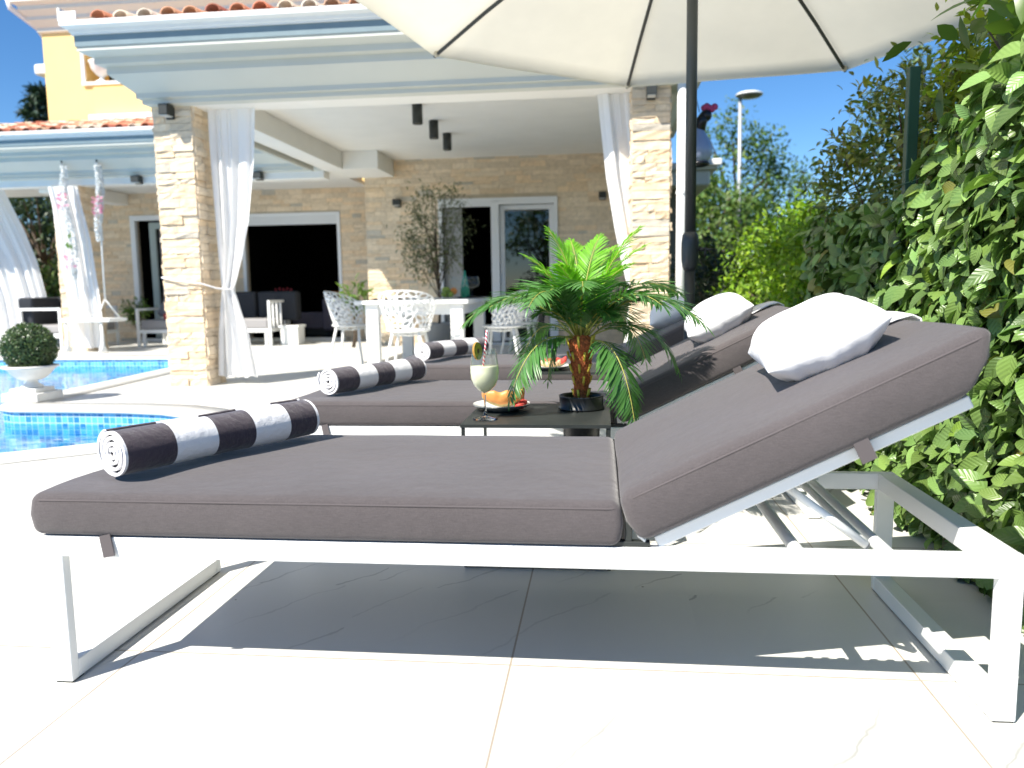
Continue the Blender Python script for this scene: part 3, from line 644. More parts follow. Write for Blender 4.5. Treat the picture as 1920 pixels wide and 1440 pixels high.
# ------------------------------------------------------------------ sun loungers
def spaced(L, r, n):
    """coordinates from -L to L, dense in the rounded ends"""
    a = [-L+r*(1-math.cos(k/4*PI/2)) for k in range(4)]
    return a+[-L+r+(2*L-2*r)*k/n for k in range(n+1)]+[-x for x in reversed(a)]
def cushion(hx, hy, hz, r, nx, ny, puff, rnd, shear=0., bulge=0.):
    """rounded box with soft faces, centred on the origin"""
    xs, ys, zs = spaced(hx, r, nx), spaced(hy, r, ny), spaced(hz, r, 2); mb = MB(); ids = {}
    ph = [rnd.uniform(0, 6) for _ in range(6)]
    def P(i, j, k):
        if (i, j, k) in ids: return ids[i, j, k]
        p = Vector((xs[i], ys[j], zs[k])); q = Vector((max(-hx+r, min(hx-r, p.x)), max(-hy+r, min(hy-r, p.y)), max(-hz+r, min(hz-r, p.z)))); d = p-q
        if d.length > 1e-6: p = q+d.normalized()*r
        fx, fy = 1-(p.x/hx)**4, 1-(p.y/hy)**4
        wv = .0035*math.sin(p.x*9+ph[0])*math.sin(p.y*11+ph[1])+.002*math.sin(p.x*23+p.y*7+ph[2])
        s = p.z/hz
        p.z += (puff*max(fx, 0)*max(fy, 0)+wv*max(fy, 0))*(s if s > 0 else .15*s)
        p.y += (p.y/hy)*bulge*(1-s*s)*(1+.12*math.sin(p.x*14+ph[3])); 
        e = (p.x/hx)**7
        p.x += e*bulge*(1.5 if shear == 0 or p.x < 0 else 2.6)*(1-s*s)+shear*s*.5*max(0., p.x/hx)**3
        ids[i, j, k] = mb.vert(p); return ids[i, j, k]
    X, Y, Z = len(xs), len(ys), len(zs)
    for i in range(X-1):
        for j in range(Y-1):
            mb.face((P(i, j, Z-1), P(i+1, j, Z-1), P(i+1, j+1, Z-1), P(i, j+1, Z-1))); mb.face((P(i, j, 0), P(i, j+1, 0), P(i+1, j+1, 0), P(i+1, j, 0)))
        for k in range(Z-1):
            mb.face((P(i, 0, k), P(i+1, 0, k), P(i+1, 0, k+1), P(i, 0, k+1))); mb.face((P(i, Y-1, k), P(i, Y-1, k+1), P(i+1, Y-1, k+1), P(i+1, Y-1, k)))
    for j in range(Y-1):
        for k in range(Z-1):
            mb.face((P(0, j, k), P(0, j, k+1), P(0, j+1, k+1), P(0, j+1, k))); mb.face((P(X-1, j, k), P(X-1, j+1, k), P(X-1, j+1, k+1), P(X-1, j, k+1)))
    return mb
def xf(mb, Mx):
    mb.v = [tuple(Mx @ Vector(v)) for v in mb.v]; return mb
def piping(hx, hy, z, r, shear=0., rad=.0024, out=.0034):
    hx, hy = hx+out*.6, hy+out; pts = []
    for k in range(-6, 7): pts.append((-hx+r+(2*hx-2*r)*(k+6)/12, -hy, z))
    for k in range(1, 5): a = k/5*PI/2; pts.append((hx-r+r*math.sin(a), -hy+r-r*math.cos(a), z))
    for k in range(7): pts.append((hx, -hy+r+(2*hy-2*r)*k/6, z))
    for k in range(1, 5): a = k/5*PI/2; pts.append((hx-r+r*math.cos(a), hy-r+r*math.sin(a), z))
    for k in range(13): pts.append((hx-r-(2*hx-2*r)*k/12, hy, z))
    for k in range(1, 5): a = k/5*PI/2; pts.append((-hx+r-r*math.sin(a), hy-r+r*math.cos(a), z))
    for k in range(7): pts.append((-hx, hy-r-(2*hy-2*r)*k/6, z))
    return MB().tube([(p[0]+shear*.5*z/.05*max(0., p[0]/hx)**3, p[1], p[2]) for p in pts], rad, 6)
BANG = math.radians(26.2); HX, HZ = .088, .352; BL, BT = .705, .108
bu = Vector((math.cos(BANG), 0, math.sin(BANG))); bn = Vector((-math.sin(BANG), 0, math.cos(BANG)))
def onback(u, y, n): return Vector((HX, y, HZ))+bu*u+bn*n
BTX = {}
def lounger(Y0, label, seed):
    rnd = random.Random(seed); t = thing('sun_lounger', label, 'sun lounger', (-.2, Y0+.35, 0), 'grey cushioned sun loungers in a row'); W = .70
    T = .0455; TY = .026
    fr = MB().box(-1.212, Y0, .293, .806, Y0+TY, .339).box(-1.212, Y0+W-TY, .293, .806, Y0+W, .339)
    fr.box(.760, Y0+TY, .2935, .8055, Y0+W-TY, .3385).box(-1.2115, Y0+TY, .2935, -1.166, Y0+W-TY, .3385)
    for x in (-.75, -.35, .03): fr.box(x, Y0+TY, .297, x+.03, Y0+W-TY, .327)
    obj('frame', fr, W_METAL, t, bevel=.003)
    for x in (-1.2115, .760):
        lg = MB().box(x, Y0+.0005, 0.004, x+.0455, Y0+TY, .293).box(x, Y0+W-TY, .004, x+.0455, Y0+W-.0005, .293).box(x+.0005, Y0+TY, .004, x+.045, Y0+W-TY, .046)
        l = obj('leg', lg, W_METAL, t, bevel=.003)
        obj('foot_pad', MB().box(x+.004, Y0+.004, 0, x+.042, Y0+.044, .004).box(x+.004, Y0+W-.044, 0, x+.042, Y0+W-.004, .004), DK_METAL, l)
    rt = MB()
    for x in (.40, .575): rt.tube([(x, Y0+.02, .318), (x, Y0+W-.02, .318)], .0135, 12, False)
    obj('cross_bar', rt, W_METAL, t, True)
    for y in (Y0+TY+.0005, Y0+W-TY-.0085):
        tr = MB().box(.26, y, .300, .60, y+.008, .322)
        for k in range(9): tr.box(.28+.036*k, y+.0005, .322, .296+.036*k, y+.0075, .336)
        obj('ratchet', tr, W_METAL, t, bevel=.002)
    bf = MB()
    for y in (Y0+.030, Y0+W-.030): bf.bar(onback(.02, y, -.016), onback(.672, y, -.016), .03, .026, bn)
    for u in (.06, .33, .655): bf.bar(onback(u, Y0+.046, -.016), onback(u, Y0+W-.046, -.016), .026, .022, bn)
    b = obj('backrest_frame', bf, W_METAL, t, bevel=.003)
    pr = MB()
    for y in (Y0+.085, Y0+W-.085): pr.tube([onback(.30, y, -.035), (.54, y, .328)], .009, 10)
    pr.tube([(.54, Y0+.085, .328), (.54, Y0+W-.085, .328)], .009, 10, False)
    obj('prop', pr, W_METAL, b, True)
    hx, hy, hz = .628, .353, .047
    s = obj('seat_cushion', xf(cushion(hx, hy, hz, .017, 26, 12, .007, rnd, 0, .007), Matrix.Translation((-.592, Y0+.347, .341+hz))), FABRIC, t, True)
    obj('piping', xf(piping(hx, hy, .033, .021), Matrix.Translation((-.592, Y0+.347, .341+hz))), PIPING, s, True)
    R = Matrix(((bu.x, 0, bn.x, 0), (0, 1, 0, 0), (bu.z, 0, bn.z, 0), (0, 0, 0, 1)))
    cen = onback(BL/2, Y0+.347, BT/2)
    Mb = Matrix.Translation(cen) @ R
    c = obj('back_cushion', xf(cushion(BL/2, hy, BT/2, .018, 16, 12, .007, rnd, .09, .009), Mb), FABRIC, t, True)
    obj('piping', xf(piping(BL/2, hy, .039, .022, .09), Mb), PIPING, c, True)
    # fabric straps and hinge loops
    st = MB().bar((-1.06, Y0-.004, .345), (-1.05, Y0-.008, .298), .026, .003, (0, 1, 0)); obj('strap', st, PIPING, s)
    st = MB().bar(onback(.455, Y0-.006, .012), onback(.455, Y0-.006, -.034), .030, .003, (0, 1, 0)); obj('strap', st, PIPING, c)
    for y in (Y0+.012, Y0+W-.03): obj('hinge', MB().box(.020, y-.006, .339, .10, y+.012, .3505).box(.05, y-.004, .35, .064, y+.004, .392), DK_METAL, t, bevel=.002)
    tb = MB()
    for y in (Y0+.008,): tb.tube([(.078, y, .392), (.071, y-.004, .38), (.078, y, .362), (.09, y, .352)], .0035, 6)
    obj('tie_loop', tb, W_METAL, t)
    return t
lounger(1.547, 'nearest grey cushioned sun lounger with white frame filling the foreground', 1)
lounger(2.925, 'middle grey cushioned sun lounger behind the black side table with the palm', 2)
lounger(4.345, 'farthest grey cushioned sun lounger in the row, partly hidden behind the palm', 3)

# pillows resting on the backrests
def pillow(cen, ax, ay, az, w, h, d, label, seed):
    rnd = random.Random(seed); ph = [rnd.uniform(0, 6) for _ in range(8)]; mb = MB(); n = 44
    for sgn in (1, -1):
        def f(u, v):
            a, b = 2*u-1, 2*v-1
            a, b = math.copysign(1-(1-abs(a))**1.5, a), math.copysign(1-(1-abs(b))**1.5, b)
            px = a*(1-.085*(1-b*b)*abs(a)-.05*(a*b)**4); py = b*(1-.085*(1-a*a)*abs(b)-.05*(a*b)**4)
            t = max(0, (1-abs(a)**2.6)*(1-abs(b)**2.6))**.60
            rr = math.hypot(a, b); th = math.atan2(b, a)
            wr = (.030*math.sin(th*11+ph[0])+.024*math.sin(th*19+ph[1]+a*3))*min(1, rr**3)*t+.012*math.sin(a*5+ph[2])*math.sin(b*4+ph[3])*t
            p = Vector(cen)+ax*(px*w/2)+ay*(py*h/2)+az*(sgn*t*d/2*(1+.0*a)+wr*d*1.2+.02*d*math.sin(a*3+ph[4]))
            return p
        g = MB().grid(f, n, n)
        if sgn < 0: g.f = [q[::-1] for q in g.f]
        mb = merge(mb, g)
    o = obj('throw_pillow', mb, PILW, smooth=True)
    md = o.modifiers.new('weld', 'WELD'); md.merge_threshold = .0004
    return tag(o, label, 'pillow', 'white pillows on the lounger backrests')
for k, (Y0, du, yo, lab) in enumerate(((1.547, .53, .345, 'plump white pillow on the nearest lounger backrest beside the ivy screen'), (2.925, .51, .36, 'white pillow on the middle lounger backrest behind the palm fronds'), (4.345, .45, .40, 'white pillow on the farthest lounger backrest, mostly hidden by the palm'))):
    tl = math.radians(4); ax = bu.copy(); yv = Vector((0, 1, 0)); ax2 = (ax*math.cos(tl)-yv*math.sin(tl)); ay2 = (yv*math.cos(tl)+ax*math.sin(tl))
    n2 = bn
    po = pillow(onback(du, Y0+yo, BT+.006+.052), ax2, ay2, n2, .285, .385, .168, lab, 5+k)
    sp = [(.62, BT+.010), (.68, BT+.010), (.72, BT+.010), (.755, BT+.004), (.768, BT-.012), (.762, BT-.04)]; sb = MB(); WL[po.name] = Vector()
    for (u, n) in sp:
        for y in (Y0+.37, Y0+.46, Y0+.56): sb.vert(onback(u, y, n+.002*math.sin(y*40+u*30)))
    for i in range(len(sp)-1):
        for j in range(2): sb.face((i*3+j, i*3+j+1, i*3+j+4, i*3+j+3))
    obj('strap', sb, PILW, po, True, solid=.004)

# rolled striped towels
def towel_mat():
    m = bpy.data.materials.new('striped_terry'); m.use_nodes = True; nt = m.node_tree; L = nt.links; p = nt.nodes['Principled BSDF']
    p.inputs['Roughness'].default_value = .95; p.inputs['Specular IOR Level'].default_value = .1; p.inputs['Sheen Weight'].default_value = .4
    a = nd(nt, 'ShaderNodeAttribute', attribute_name='col'); L.new(a.outputs['Color'], p.inputs['Base Color'])
    tc = nd(nt, 'ShaderNodeTexCoord'); n = nd(nt, 'ShaderNodeTexNoise', Scale=420., Detail=2.); L.new(tc.outputs['Object'], n.inputs['Vector'])
    n2 = nd(nt, 'ShaderNodeTexNoise', Scale=38., Detail=3.); L.new(tc.outputs['Object'], n2.inputs['Vector'])
    b = nd(nt, 'ShaderNodeBump', Strength=.55, Distance=.003); L.new(n.outputs[0], b.inputs['Height'])
    b2 = nd(nt, 'ShaderNodeBump', Strength=.35, Distance=.012); L.new(n2.outputs[0], b2.inputs['Height']); L.new(b.outputs[0], b2.inputs['Normal']); L.new(b2.outputs[0], p.inputs['Normal'])
    return m
TOWEL = towel_mat()
def towel(p0, p1, r, label, seed, dark=(.050, .038, .052)):
    rnd = random.Random(seed); p0, p1 = Vector(p0), Vector(p1); ax = (p1-p0); L = ax.length; ax.normalize(); sd = ax.cross(Vector((0, 0, 1))).normalized(); up = sd.cross(ax)
    turns = 4.1; n = 150; th = .0072
    phs = rnd.uniform(0, 6); sec = []
    def P(a, off):
        rad = .006+(r-.006)*(a/(turns*2*PI))
        rad = rad*(1+.05*math.sin(a*.9+phs)+.03*math.sin(a*2.3+phs))+off
        ang = -a+2.6+phs*.1
        x, y = rad*math.cos(ang), rad*math.sin(ang)
        if y < 0: y *= .93
        return x, y
    T = turns*2*PI
    outer = [P(T*i/n, th/2) for i in range(n+1)]; inner = [P(T*i/n, -th/2) for i in range(n+1)]
    bounds = [0, .012, .225, .425, .62, .82, .985, 1.0]; st = []
    for i in range(7):
        m = 5; 
        for k in range(m): st.append((bounds[i]+(bounds[i+1]-bounds[i])*(k/(m-1))*.998+.0005, i))
    mb = MB(); rows = []
    for (s, i) in st:
        wht = i in (0, 2, 4, 6); col = (.82, .82, .84) if wht else dark; mb.col = col
        wob = 1+.02*math.sin(s*9+phs)
        row = []
        for (x, y) in outer+inner[::-1]: row.append(mb.vert(p0+ax*(s*L)+sd*(x*wob)+up*(y*wob)))
        rows.append(row)
    K = len(rows[0])
    for a, b in zip(rows[:-1], rows[1:]):
        for k in range(K): mb.face((a[k], a[(k+1) % K], b[(k+1) % K], b[k]))
    mb.col = (.82, .82, .84)
    for row, fl in ((rows[0], 1), (rows[-1], 0)):
        N = n+1; cp = [mb.vert(mb.v[i]) for i in row]
        for i in range(n): 
            f = (cp[i], cp[i+1], cp[K-2-i], cp[K-1-i]); mb.face(f if fl else f[::-1])
    o = obj('rolled_towel', mb, TOWEL, smooth=True)
    return tag(o, label, 'towel', 'striped towels rolled up on the loungers')
towel((-1.095, 1.640, .503), (-.835, 2.155, .503), .057, 'nearest rolled towel with thick black and white stripes, on the front lounger', 1)
towel((-1.075, 3.02, .502), (-.835, 3.55, .502), .056, 'rolled striped towel on the middle lounger left of the wine glass', 2)
towel((-1.015, 4.45, .502), (-.745, 5.0, .502), .056, 'farthest rolled striped towel below the dining chairs', 3)

# ------------------------------------------------------------------ side tables and what stands on them
TZ = .45
def side_table(x0, y0, w, d, label, hole=None):
    t = thing('side_table', label, 'side table', (x0+w/2, y0+d/2, 0), 'black metal side tables between the loungers')
    mb = MB()
    if hole:
        hx, hy, hr = hole; n = 32
        ring = [(hx+hr*math.cos(2*PI*k/n), hy+hr*math.sin(2*PI*k/n)) for k in range(n)]; sq = [(x0, y0), (x0+w, y0), (x0+w, y0+d), (x0, y0+d)]
        tri = geometry.tessellate_polygon([[Vector((*p, 0)) for p in sq], [Vector((*p, 0)) for p in ring]])
        for z, fl in ((TZ, 0), (TZ-.010, 1)):
            b = len(mb.v)
            for p in sq+ring: mb.vert((*p, z))
            for q in tri:
                a = [b+i for i in q]; nz = (Vector(mb.v[a[1]])-Vector(mb.v[a[0]])).cross(Vector(mb.v[a[2]])-Vector(mb.v[a[0]])).z
                mb.face(a if (nz > 0) != bool(fl) else a[::-1])
        m = 4+n
        for k in range(4): mb.face((k+m, (k+1) % 4+m, (k+1) % 4, k))
        for k in range(n): mb.face((4+k, 4+(k+1) % n, m+4+(k+1) % n, m+4+k))
    else: mb.box(x0, y0, TZ-.010, x0+w, y0+d, TZ)
    obj('table_top', mb, DK_METAL, t)
    s = .014; g = .003
    for (lx, ly) in ((x0, y0), (x0+w-s, y0), (x0+.005, y0+d-s), (x0+w-s, y0+d-s)):
        obj('leg', MB().box(lx+g, ly+g, 0, lx+s-g*.3, ly+s-g*.3, TZ-.0105), DK_METAL, t)
    obj('base_frame', MB().box(x0+s, y0+g, .002, x0+w-s, y0+s, .014).box(x0+s, y0+d-s, .002, x0+w-s, y0+d-g, .014).box(x0+s, y0+s, .0025, x0+s+.012, y0+d-s, .0135).box(x0+w-s-.012, y0+s, .0025, x0+w-s, y0+d-s, .0135), DK_METAL, t)
    return t
PX, PY = -.062, 2.655
side_table(-.422, 2.335, .455, .44, 'near black metal side table carrying the palm, plate and wine glass', (PX, PY, .069))
side_table(-.375, 3.80, .45, .44, 'farther black metal side table between the two rear loungers')
def plate_of_fruit(c, r, label, seed):
    t = thing('fruit_plate', label, 'plate', c); c = Vector(c)
    obj('plate', MB().lathe([(r*.55, 0), (r*.6, .004), (r*.97, .018), (r, .021), (r*.985, .0235), (r*.94, .0215), (r*.58, .008)], c, 36), [M('grey_glazed_ceramic', (.16, .165, .16), .25, coat=.3)], t, True)
    obj('plate_well', MB().lathe([(r*.985, .0240), (r*.93, .0222), (r*.57, .0085), (.001, .0082)], c, 36, False, False), M('white_glazed_ceramic', (.72, .71, .68), .2), t, True)
    return t
pl = plate_of_fruit((-.330, 2.625, TZ), .098, 'grey rimmed plate with a cantaloupe wedge beside the wine glass', 1)
def melon_slice(c, L, H, D, rot, mat, par, rind):
    c = Vector(c); ca, sa = math.cos(rot), math.sin(rot)
    def loc(x, y, z): return c+Vector((x*ca-y*sa, x*sa+y*ca, z))
    def f(u, v):
        a = -1.25+2.5*u; th = v*PI*2
        R_ = L/2/math.sin(1.25); rr = D*(math.cos(a/1.25*PI/2)**.6*.98+.02)
        x = R_*math.sin(a); zc = H-R_*.55*(math.cos(a)-math.cos(1.25))
        cs, sn = math.cos(th), math.sin(th)
        y = rr*cs*.62; z = (rr*sn*.8 if sn > 0 else rr*sn*.9)
        bite = .006*math.sin(a*13)*(1 if sn > .3 else 0)
        return loc(x, y, H*.42+abs(a)**2*.022+z*.62+bite)
    return obj('melon_slice', MB().grid(f, 30, 14, cv=True), mat, par, True)
MEL = M('cantaloupe_flesh', (.80, .36, .10), .45, var=.12, vscale=60, transl=.2); WMEL = M('watermelon_flesh', (.75, .09, .07), .4, var=.15, vscale=70, transl=.2)
RIND = M('melon_rind', (.45, .36, .16), .7, var=.3, vscale=90)
def wedge(c, L, H, T, rot, lean, mat, rind, par, name='melon_slice'):
    """crescent wedge: flat cut faces and an outer rind arc, standing on its rind"""
    c = Vector(c); n = 22; mb = MB(); ca, sa = math.cos(rot), math.sin(rot); rows = []
    for i in range(n):
        a = -1+2*i/(n-1); x = a*L/2; top = H*(.58+.30*a*a)+.004*math.sin(a*9); bot = H*.75*(a*a)*.55
        w = T*max(.05, (1-a*a))**.5; top = max(top, bot+.004)+(.18*H if abs(a) < .5 else .1*H)*(1-a*a)
        row = []
        for (y, z) in ((0, bot), (w*.5, bot+.25*(top-bot)), (w*.55, bot+.6*(top-bot)), (.12*w, top), (-.12*w, top), (-w*.55, bot+.6*(top-bot)), (-w*.5, bot+.25*(top-bot))):
            yy = y+lean*(z-bot); row.append(mb.vert(c+Vector((x*ca-yy*sa, x*sa+yy*ca, z))))
        rows.append(row)
    for p, q in zip(rows[:-1], rows[1:]):
        for k in range(7):
            mb.m = 1 if k in (0, 6) else 0; mb.face((p[k], q[k], q[(k+1) % 7], p[(k+1) % 7]))
    mb.m = 0; mb.face(rows[0]); mb.face(rows[-1][::-1])
    return obj(name, mb, [mat, rind], par, True, sub=1)
z0 = TZ+.0085
ms = wedge((-.322, 2.605, z0), .145, .082, .040, .18, -.45, MEL, RIND, None, 'melon_slice'); tag(ms, 'orange cantaloupe wedge lying on the near plate', 'melon slice')
ms = wedge((-.300, 2.645, z0), .10, .045, .028, .5, .2, WMEL, RIND, None, 'watermelon_slice'); tag(ms, 'red watermelon piece behind the cantaloupe wedge', 'watermelon slice')
tag(obj('melon_piece', MB().box(-.285, 2.592, z0, -.25, 2.625, z0+.018).box(-.272, 2.625, z0, -.244, 2.65, z0+.024), WMEL, bevel=.006), 'small red fruit cubes at the right rim of the near plate', 'fruit')
pl2 = plate_of_fruit((-.245, 3.93, TZ), .10, 'dark plate of cut melon on the farther side table, seen between palm fronds', 2)
ms = wedge((-.25, 3.92, z0), .12, .05, .03, -.1, -.3, M('pale_melon_flesh', (.85, .55, .32), .45, transl=.2), RIND, None, 'melon_slice'); tag(ms, 'pale melon wedge on the farther plate', 'melon slice')
ms = wedge((-.22, 3.97, z0), .12, .06, .03, .4, .1, WMEL, RIND, None, 'watermelon_slice'); tag(ms, 'red melon piece standing on the farther plate', 'watermelon slice')
# wine glass with lemonade
gc = Vector((-.358, 2.43, TZ))
t = thing('wine_glass', 'stemmed wine glass of cloudy pale lemonade on the near table', 'wine glass', gc)
bowl = [(.0042, .078), (.006, .084), (.020, .092), (.035, .108), (.0438, .130), (.0458, .150), (.0442, .175), (.0402, .200), (.0365, .222)]
foot = [(.001, .0015), (.039, .0015), (.0398, .003), (.032, .0055), (.010, .010), (.0050, .017), (.0038, .030), (.0036, .060), (.0042, .078)]
def realglass():
    m = bpy.data.materials.new('crystal'); m.use_nodes = True; p = m.node_tree.nodes['Principled BSDF']
    p.inputs['Transmission Weight'].default_value = 1; p.inputs['Roughness'].default_value = .0; p.inputs['IOR'].default_value = 1.45; return m
CRYST = realglass()
obj('foot', MB().lathe(foot[:5]+[(.001, .012)], gc, 32), CRYST, t, True)
obj('stem', MB().lathe(foot[4:], gc, 20, False, False), CRYST, t, True)
bw = MB().lathe(bowl+[(r-.0009, z) for r, z in reversed(bowl[1:])]+[(.001, .0850)], gc, 40, True, False)
obj('bowl', bw, GLASS, t, True)
liq = [(r-.0016, z+.0012) for r, z in bowl[1:6]]+[(.0430, .168), (.0429, .1688)]
LEM = M('cloudy_lemonade', (.95, .91, .66), .25, transl=.15)
lq = MB().lathe([(.001, .0862)]+liq+[(.001, .1688)], gc, 40, False, False); lq_o = obj('drink', lq, LEM, t, True)
sr_ = tag(obj('drinking_straw', MB().tube([gc+Vector((-.006, 0, .150)), gc+Vector((.008, .002, .255)), gc+Vector((.0095, .002, .281))], .0034, 10, True), M('red_and_white_straw', (.8, .8, .8), .4), smooth=True), 'red and white striped straw standing in the wine glass', 'straw')
def straw_mat():
    m = sr_.data.materials[0]; nt = m.node_tree; p = nt.nodes['Principled BSDF']; tc = nd(nt, 'ShaderNodeTexCoord'); s = nd(nt, 'ShaderNodeSeparateXYZ'); nt.links.new(tc.outputs['Object'], s.inputs[0])
    k = nd(nt, 'ShaderNodeMath', operation='MULTIPLY_ADD'); nt.links.new(s.outputs[2], k.inputs[0]); k.inputs[1].default_value = 70; 
    k2 = nd(nt, 'ShaderNodeMath', operation='MULTIPLY'); nt.links.new(s.outputs[0], k2.inputs[0]); k2.inputs[1].default_value = 90; nt.links.new(k2.outputs[0], k.inputs[2])
    f = nd(nt, 'ShaderNodeMath', operation='FRACT'); nt.links.new(k.outputs[0], f.inputs[0]); g = nd(nt, 'ShaderNodeMath', operation='GREATER_THAN'); nt.links.new(f.outputs[0], g.inputs[0]); g.inputs[1].default_value = .5
    mx = nd(nt, 'ShaderNodeMix', data_type='RGBA'); nt.links.new(g.outputs[0], mx.inputs[0]); mx.inputs[6].default_value = (.7, .08, .12, 1); mx.inputs[7].default_value = (.8, .75, .74, 1); nt.links.new(mx.outputs[2], p.inputs['Base Color'])
straw_mat()
kt = thing('kiwi_slice', 'kiwi slice with brown skin hooked on the wine glass rim', 'kiwi slice', gc+Vector((-.018, -.026, .215)))
Rk = Matrix.Translation(gc+Vector((-.0165, -.028, .218))) @ Matrix.Rotation(math.radians(58), 4, 'Z') @ Matrix.Rotation(math.radians(84), 4, 'X') @ Matrix.Diagonal((.8, 1.15, 1, 1))
obj('skin', xf(MB().lathe([(.0235, -.004), (.0245, 0), (.0235, .004)], (0, 0, 0), 28, False, False), Rk), M('kiwi_skin', (.36, .20, .04), .8, var=.3, vscale=200), kt, True)
obj('flesh', xf(MB().lathe([(.007, -.0038), (.0234, -.0038)], (0, 0, 0), 28, False, False).lathe([(.0234, .0038), (.007, .0038)], (0, 0, 0), 28, False, False), Rk), M('kiwi_flesh', (.40, .42, .05), .4, var=.3, vscale=150, transl=.3), kt)
obj('core', xf(MB().lathe([(.007, -.0036), (.007, .0036)], (0, 0, 0), 16, True, True), Rk), M('kiwi_core', (.10, .07, .02), .5), kt)

# ------------------------------------------------------------------ potted palm
palm = thing('potted_palm', 'small artificial palm with lime crown in black pot on the side table', 'potted palm', (PX, PY, .25))
POTM = M('black_plastic_pot', (.012, .013, .014), .38, var=.1)
obj('pot', MB().lathe([(.052, .26), (.055, .262), (.0665, .448), (.0675, .4505), (.0775, .4515), (.0785, .456), (.0735, .460), (.0745, .492), (.0765, .497), (.0735, .498), (.070, .490), (.066, .474), (.001, .474)], (PX, PY, 0), 40, True, False), POTM, palm, True)
FIB = M('coir_fibre', (.60, .165, .055), .95, var=.5, vscale=90, bump=1., bscale=150)
def trunk_f(u, v):
    th = u*2*PI; z = .474+.225*v
    r = .0225+.021*v**1.4+.005*abs(math.sin(v*4.2*PI))**.6-.004+.0018*math.sin(th*9+v*31)+.0015*math.sin(th*17-v*47)
    if v > .93: r *= 1-(v-.93)*7
    return (PX+r*math.cos(th), PY+r*math.sin(th), z)
tk = obj('trunk', MB().grid(trunk_f, 60, 50, cu=True), FIB, palm, True)
mb = MB(); rnd = random.Random(4)
for i in range(1500):
    th = rnd.uniform(0, 2*PI); v = rnd.random(); p = Vector(trunk_f(th/2/PI, v*.97)); o = Vector((math.cos(th), math.sin(th), 0)); tg = Vector((-o.y, o.x, 0))
    d = (o*rnd.uniform(.2, 1)+tg*rnd.uniform(-.9, .9)+Vector((0, 0, rnd.uniform(-.3, 1)))).normalized(); l = rnd.uniform(.006, .020); b = rnd.uniform(.6, 1.5)
    mb.col = (b, b*.95, b*.9); w_ = tg*.0006; a = mb.vert(p-w_); c_ = mb.vert(p+w_); e = mb.vert(p+d*l+Vector((0, 0, -.002)));  mb.face((a, c_, e))
FIBH = M('coir_hair', (.46, .16, .065), .95, attr=True)
obj('fibre', mb, FIBH, tk)
STUB = M('yellow_stem', (.80, .62, .08), .5)
for v, n, o_ in ((.06, 5, .2), (.26, 5, .7), (.44, 6, .2), (.62, 6, .65), (.82, 6, .2)):
    for k in range(n):
        th = 2*PI*(k+o_)/n-.9; p = Vector(trunk_f((th/2/PI) % 1, v)); o = Vector((math.cos(th), math.sin(th), 0))
        obj('leaf_stub', MB().tube([p-o*.004, p+o*.004+Vector((0, 0, .012)), p+o*.010+Vector((0, 0, .031+.008*(v > .7)))], .0042, 7), STUB, tk, True)
FROND = leaf_mat('palm_frond', (.080, .215, .055), .36, .30, (1.0, 1.25, .45)); LIME = leaf_mat('lime_frond', (.19, .47, .035), .42, .45, (1.05, 1.2, .5))
RACH = M('frond_stem', (.36, .36, .07), .5)
def frond(base, ctrl, tip, L, wl, seed, mat, n=30, nrm=(0, 0, 1), start=.2, vee=.35, lush=1.):
    rnd = random.Random(seed); B, Cc, T_ = Vector(base), Vector(ctrl), Vector(tip)
    bz = lambda s: B*(1-s)**2+Cc*2*s*(1-s)+T_*s*s
    pos, ax, nr, ln, wd = [], [], [], [], []
    for i in range(n):
        s = start+(1-start)*(i/(n-1)); p = bz(s); tg = (bz(min(1, s+.02))-bz(max(0, s-.02))).normalized()
        sd = tg.cross(Vector(nrm));
        if sd.length < .1: sd = tg.cross(Vector((0, -1, .2)))
        sd.normalize(); up = sd.cross(tg)
        q = (s-start)/(1-start); k = (math.sin(PI*min(1, .14+.86*q))**.65)*(1-.25*q)
        for sg in (-1, 1):
            if i == n-1 and sg > 0: continue
            fw = .55+.75*q+rnd.uniform(-.06, .06)
            d = sd*sg+tg*fw+up*(vee+rnd.uniform(-.12, .12))
            if i == n-1: d = tg
            pos.append(p+sd*sg*.001); ax.append(d.normalized()); nr.append((up-sd*sg*vee+Vector((rnd.uniform(-.2, .2), rnd.uniform(-.2, .2), 0))).normalized())
            ln.append(wl*max(.25, k)*rnd.uniform(.9, 1.1)); wd.append(L*.034*lush*rnd.uniform(.85, 1.15))
    o = leaves('frond', pos, np.array(ax), np.array(nr), np.array(ln), np.array(wd), mat, palm, 'lance', colvar(len(pos), .8, 1.2, .12), .22, .22)
    obj('stem', MB().tube([bz(k/12) for k in range(13)], [.0030-.0020*k/12 for k in range(13)], 6), RACH, o, True)
def P3(x, z, y): return (x, y, z)
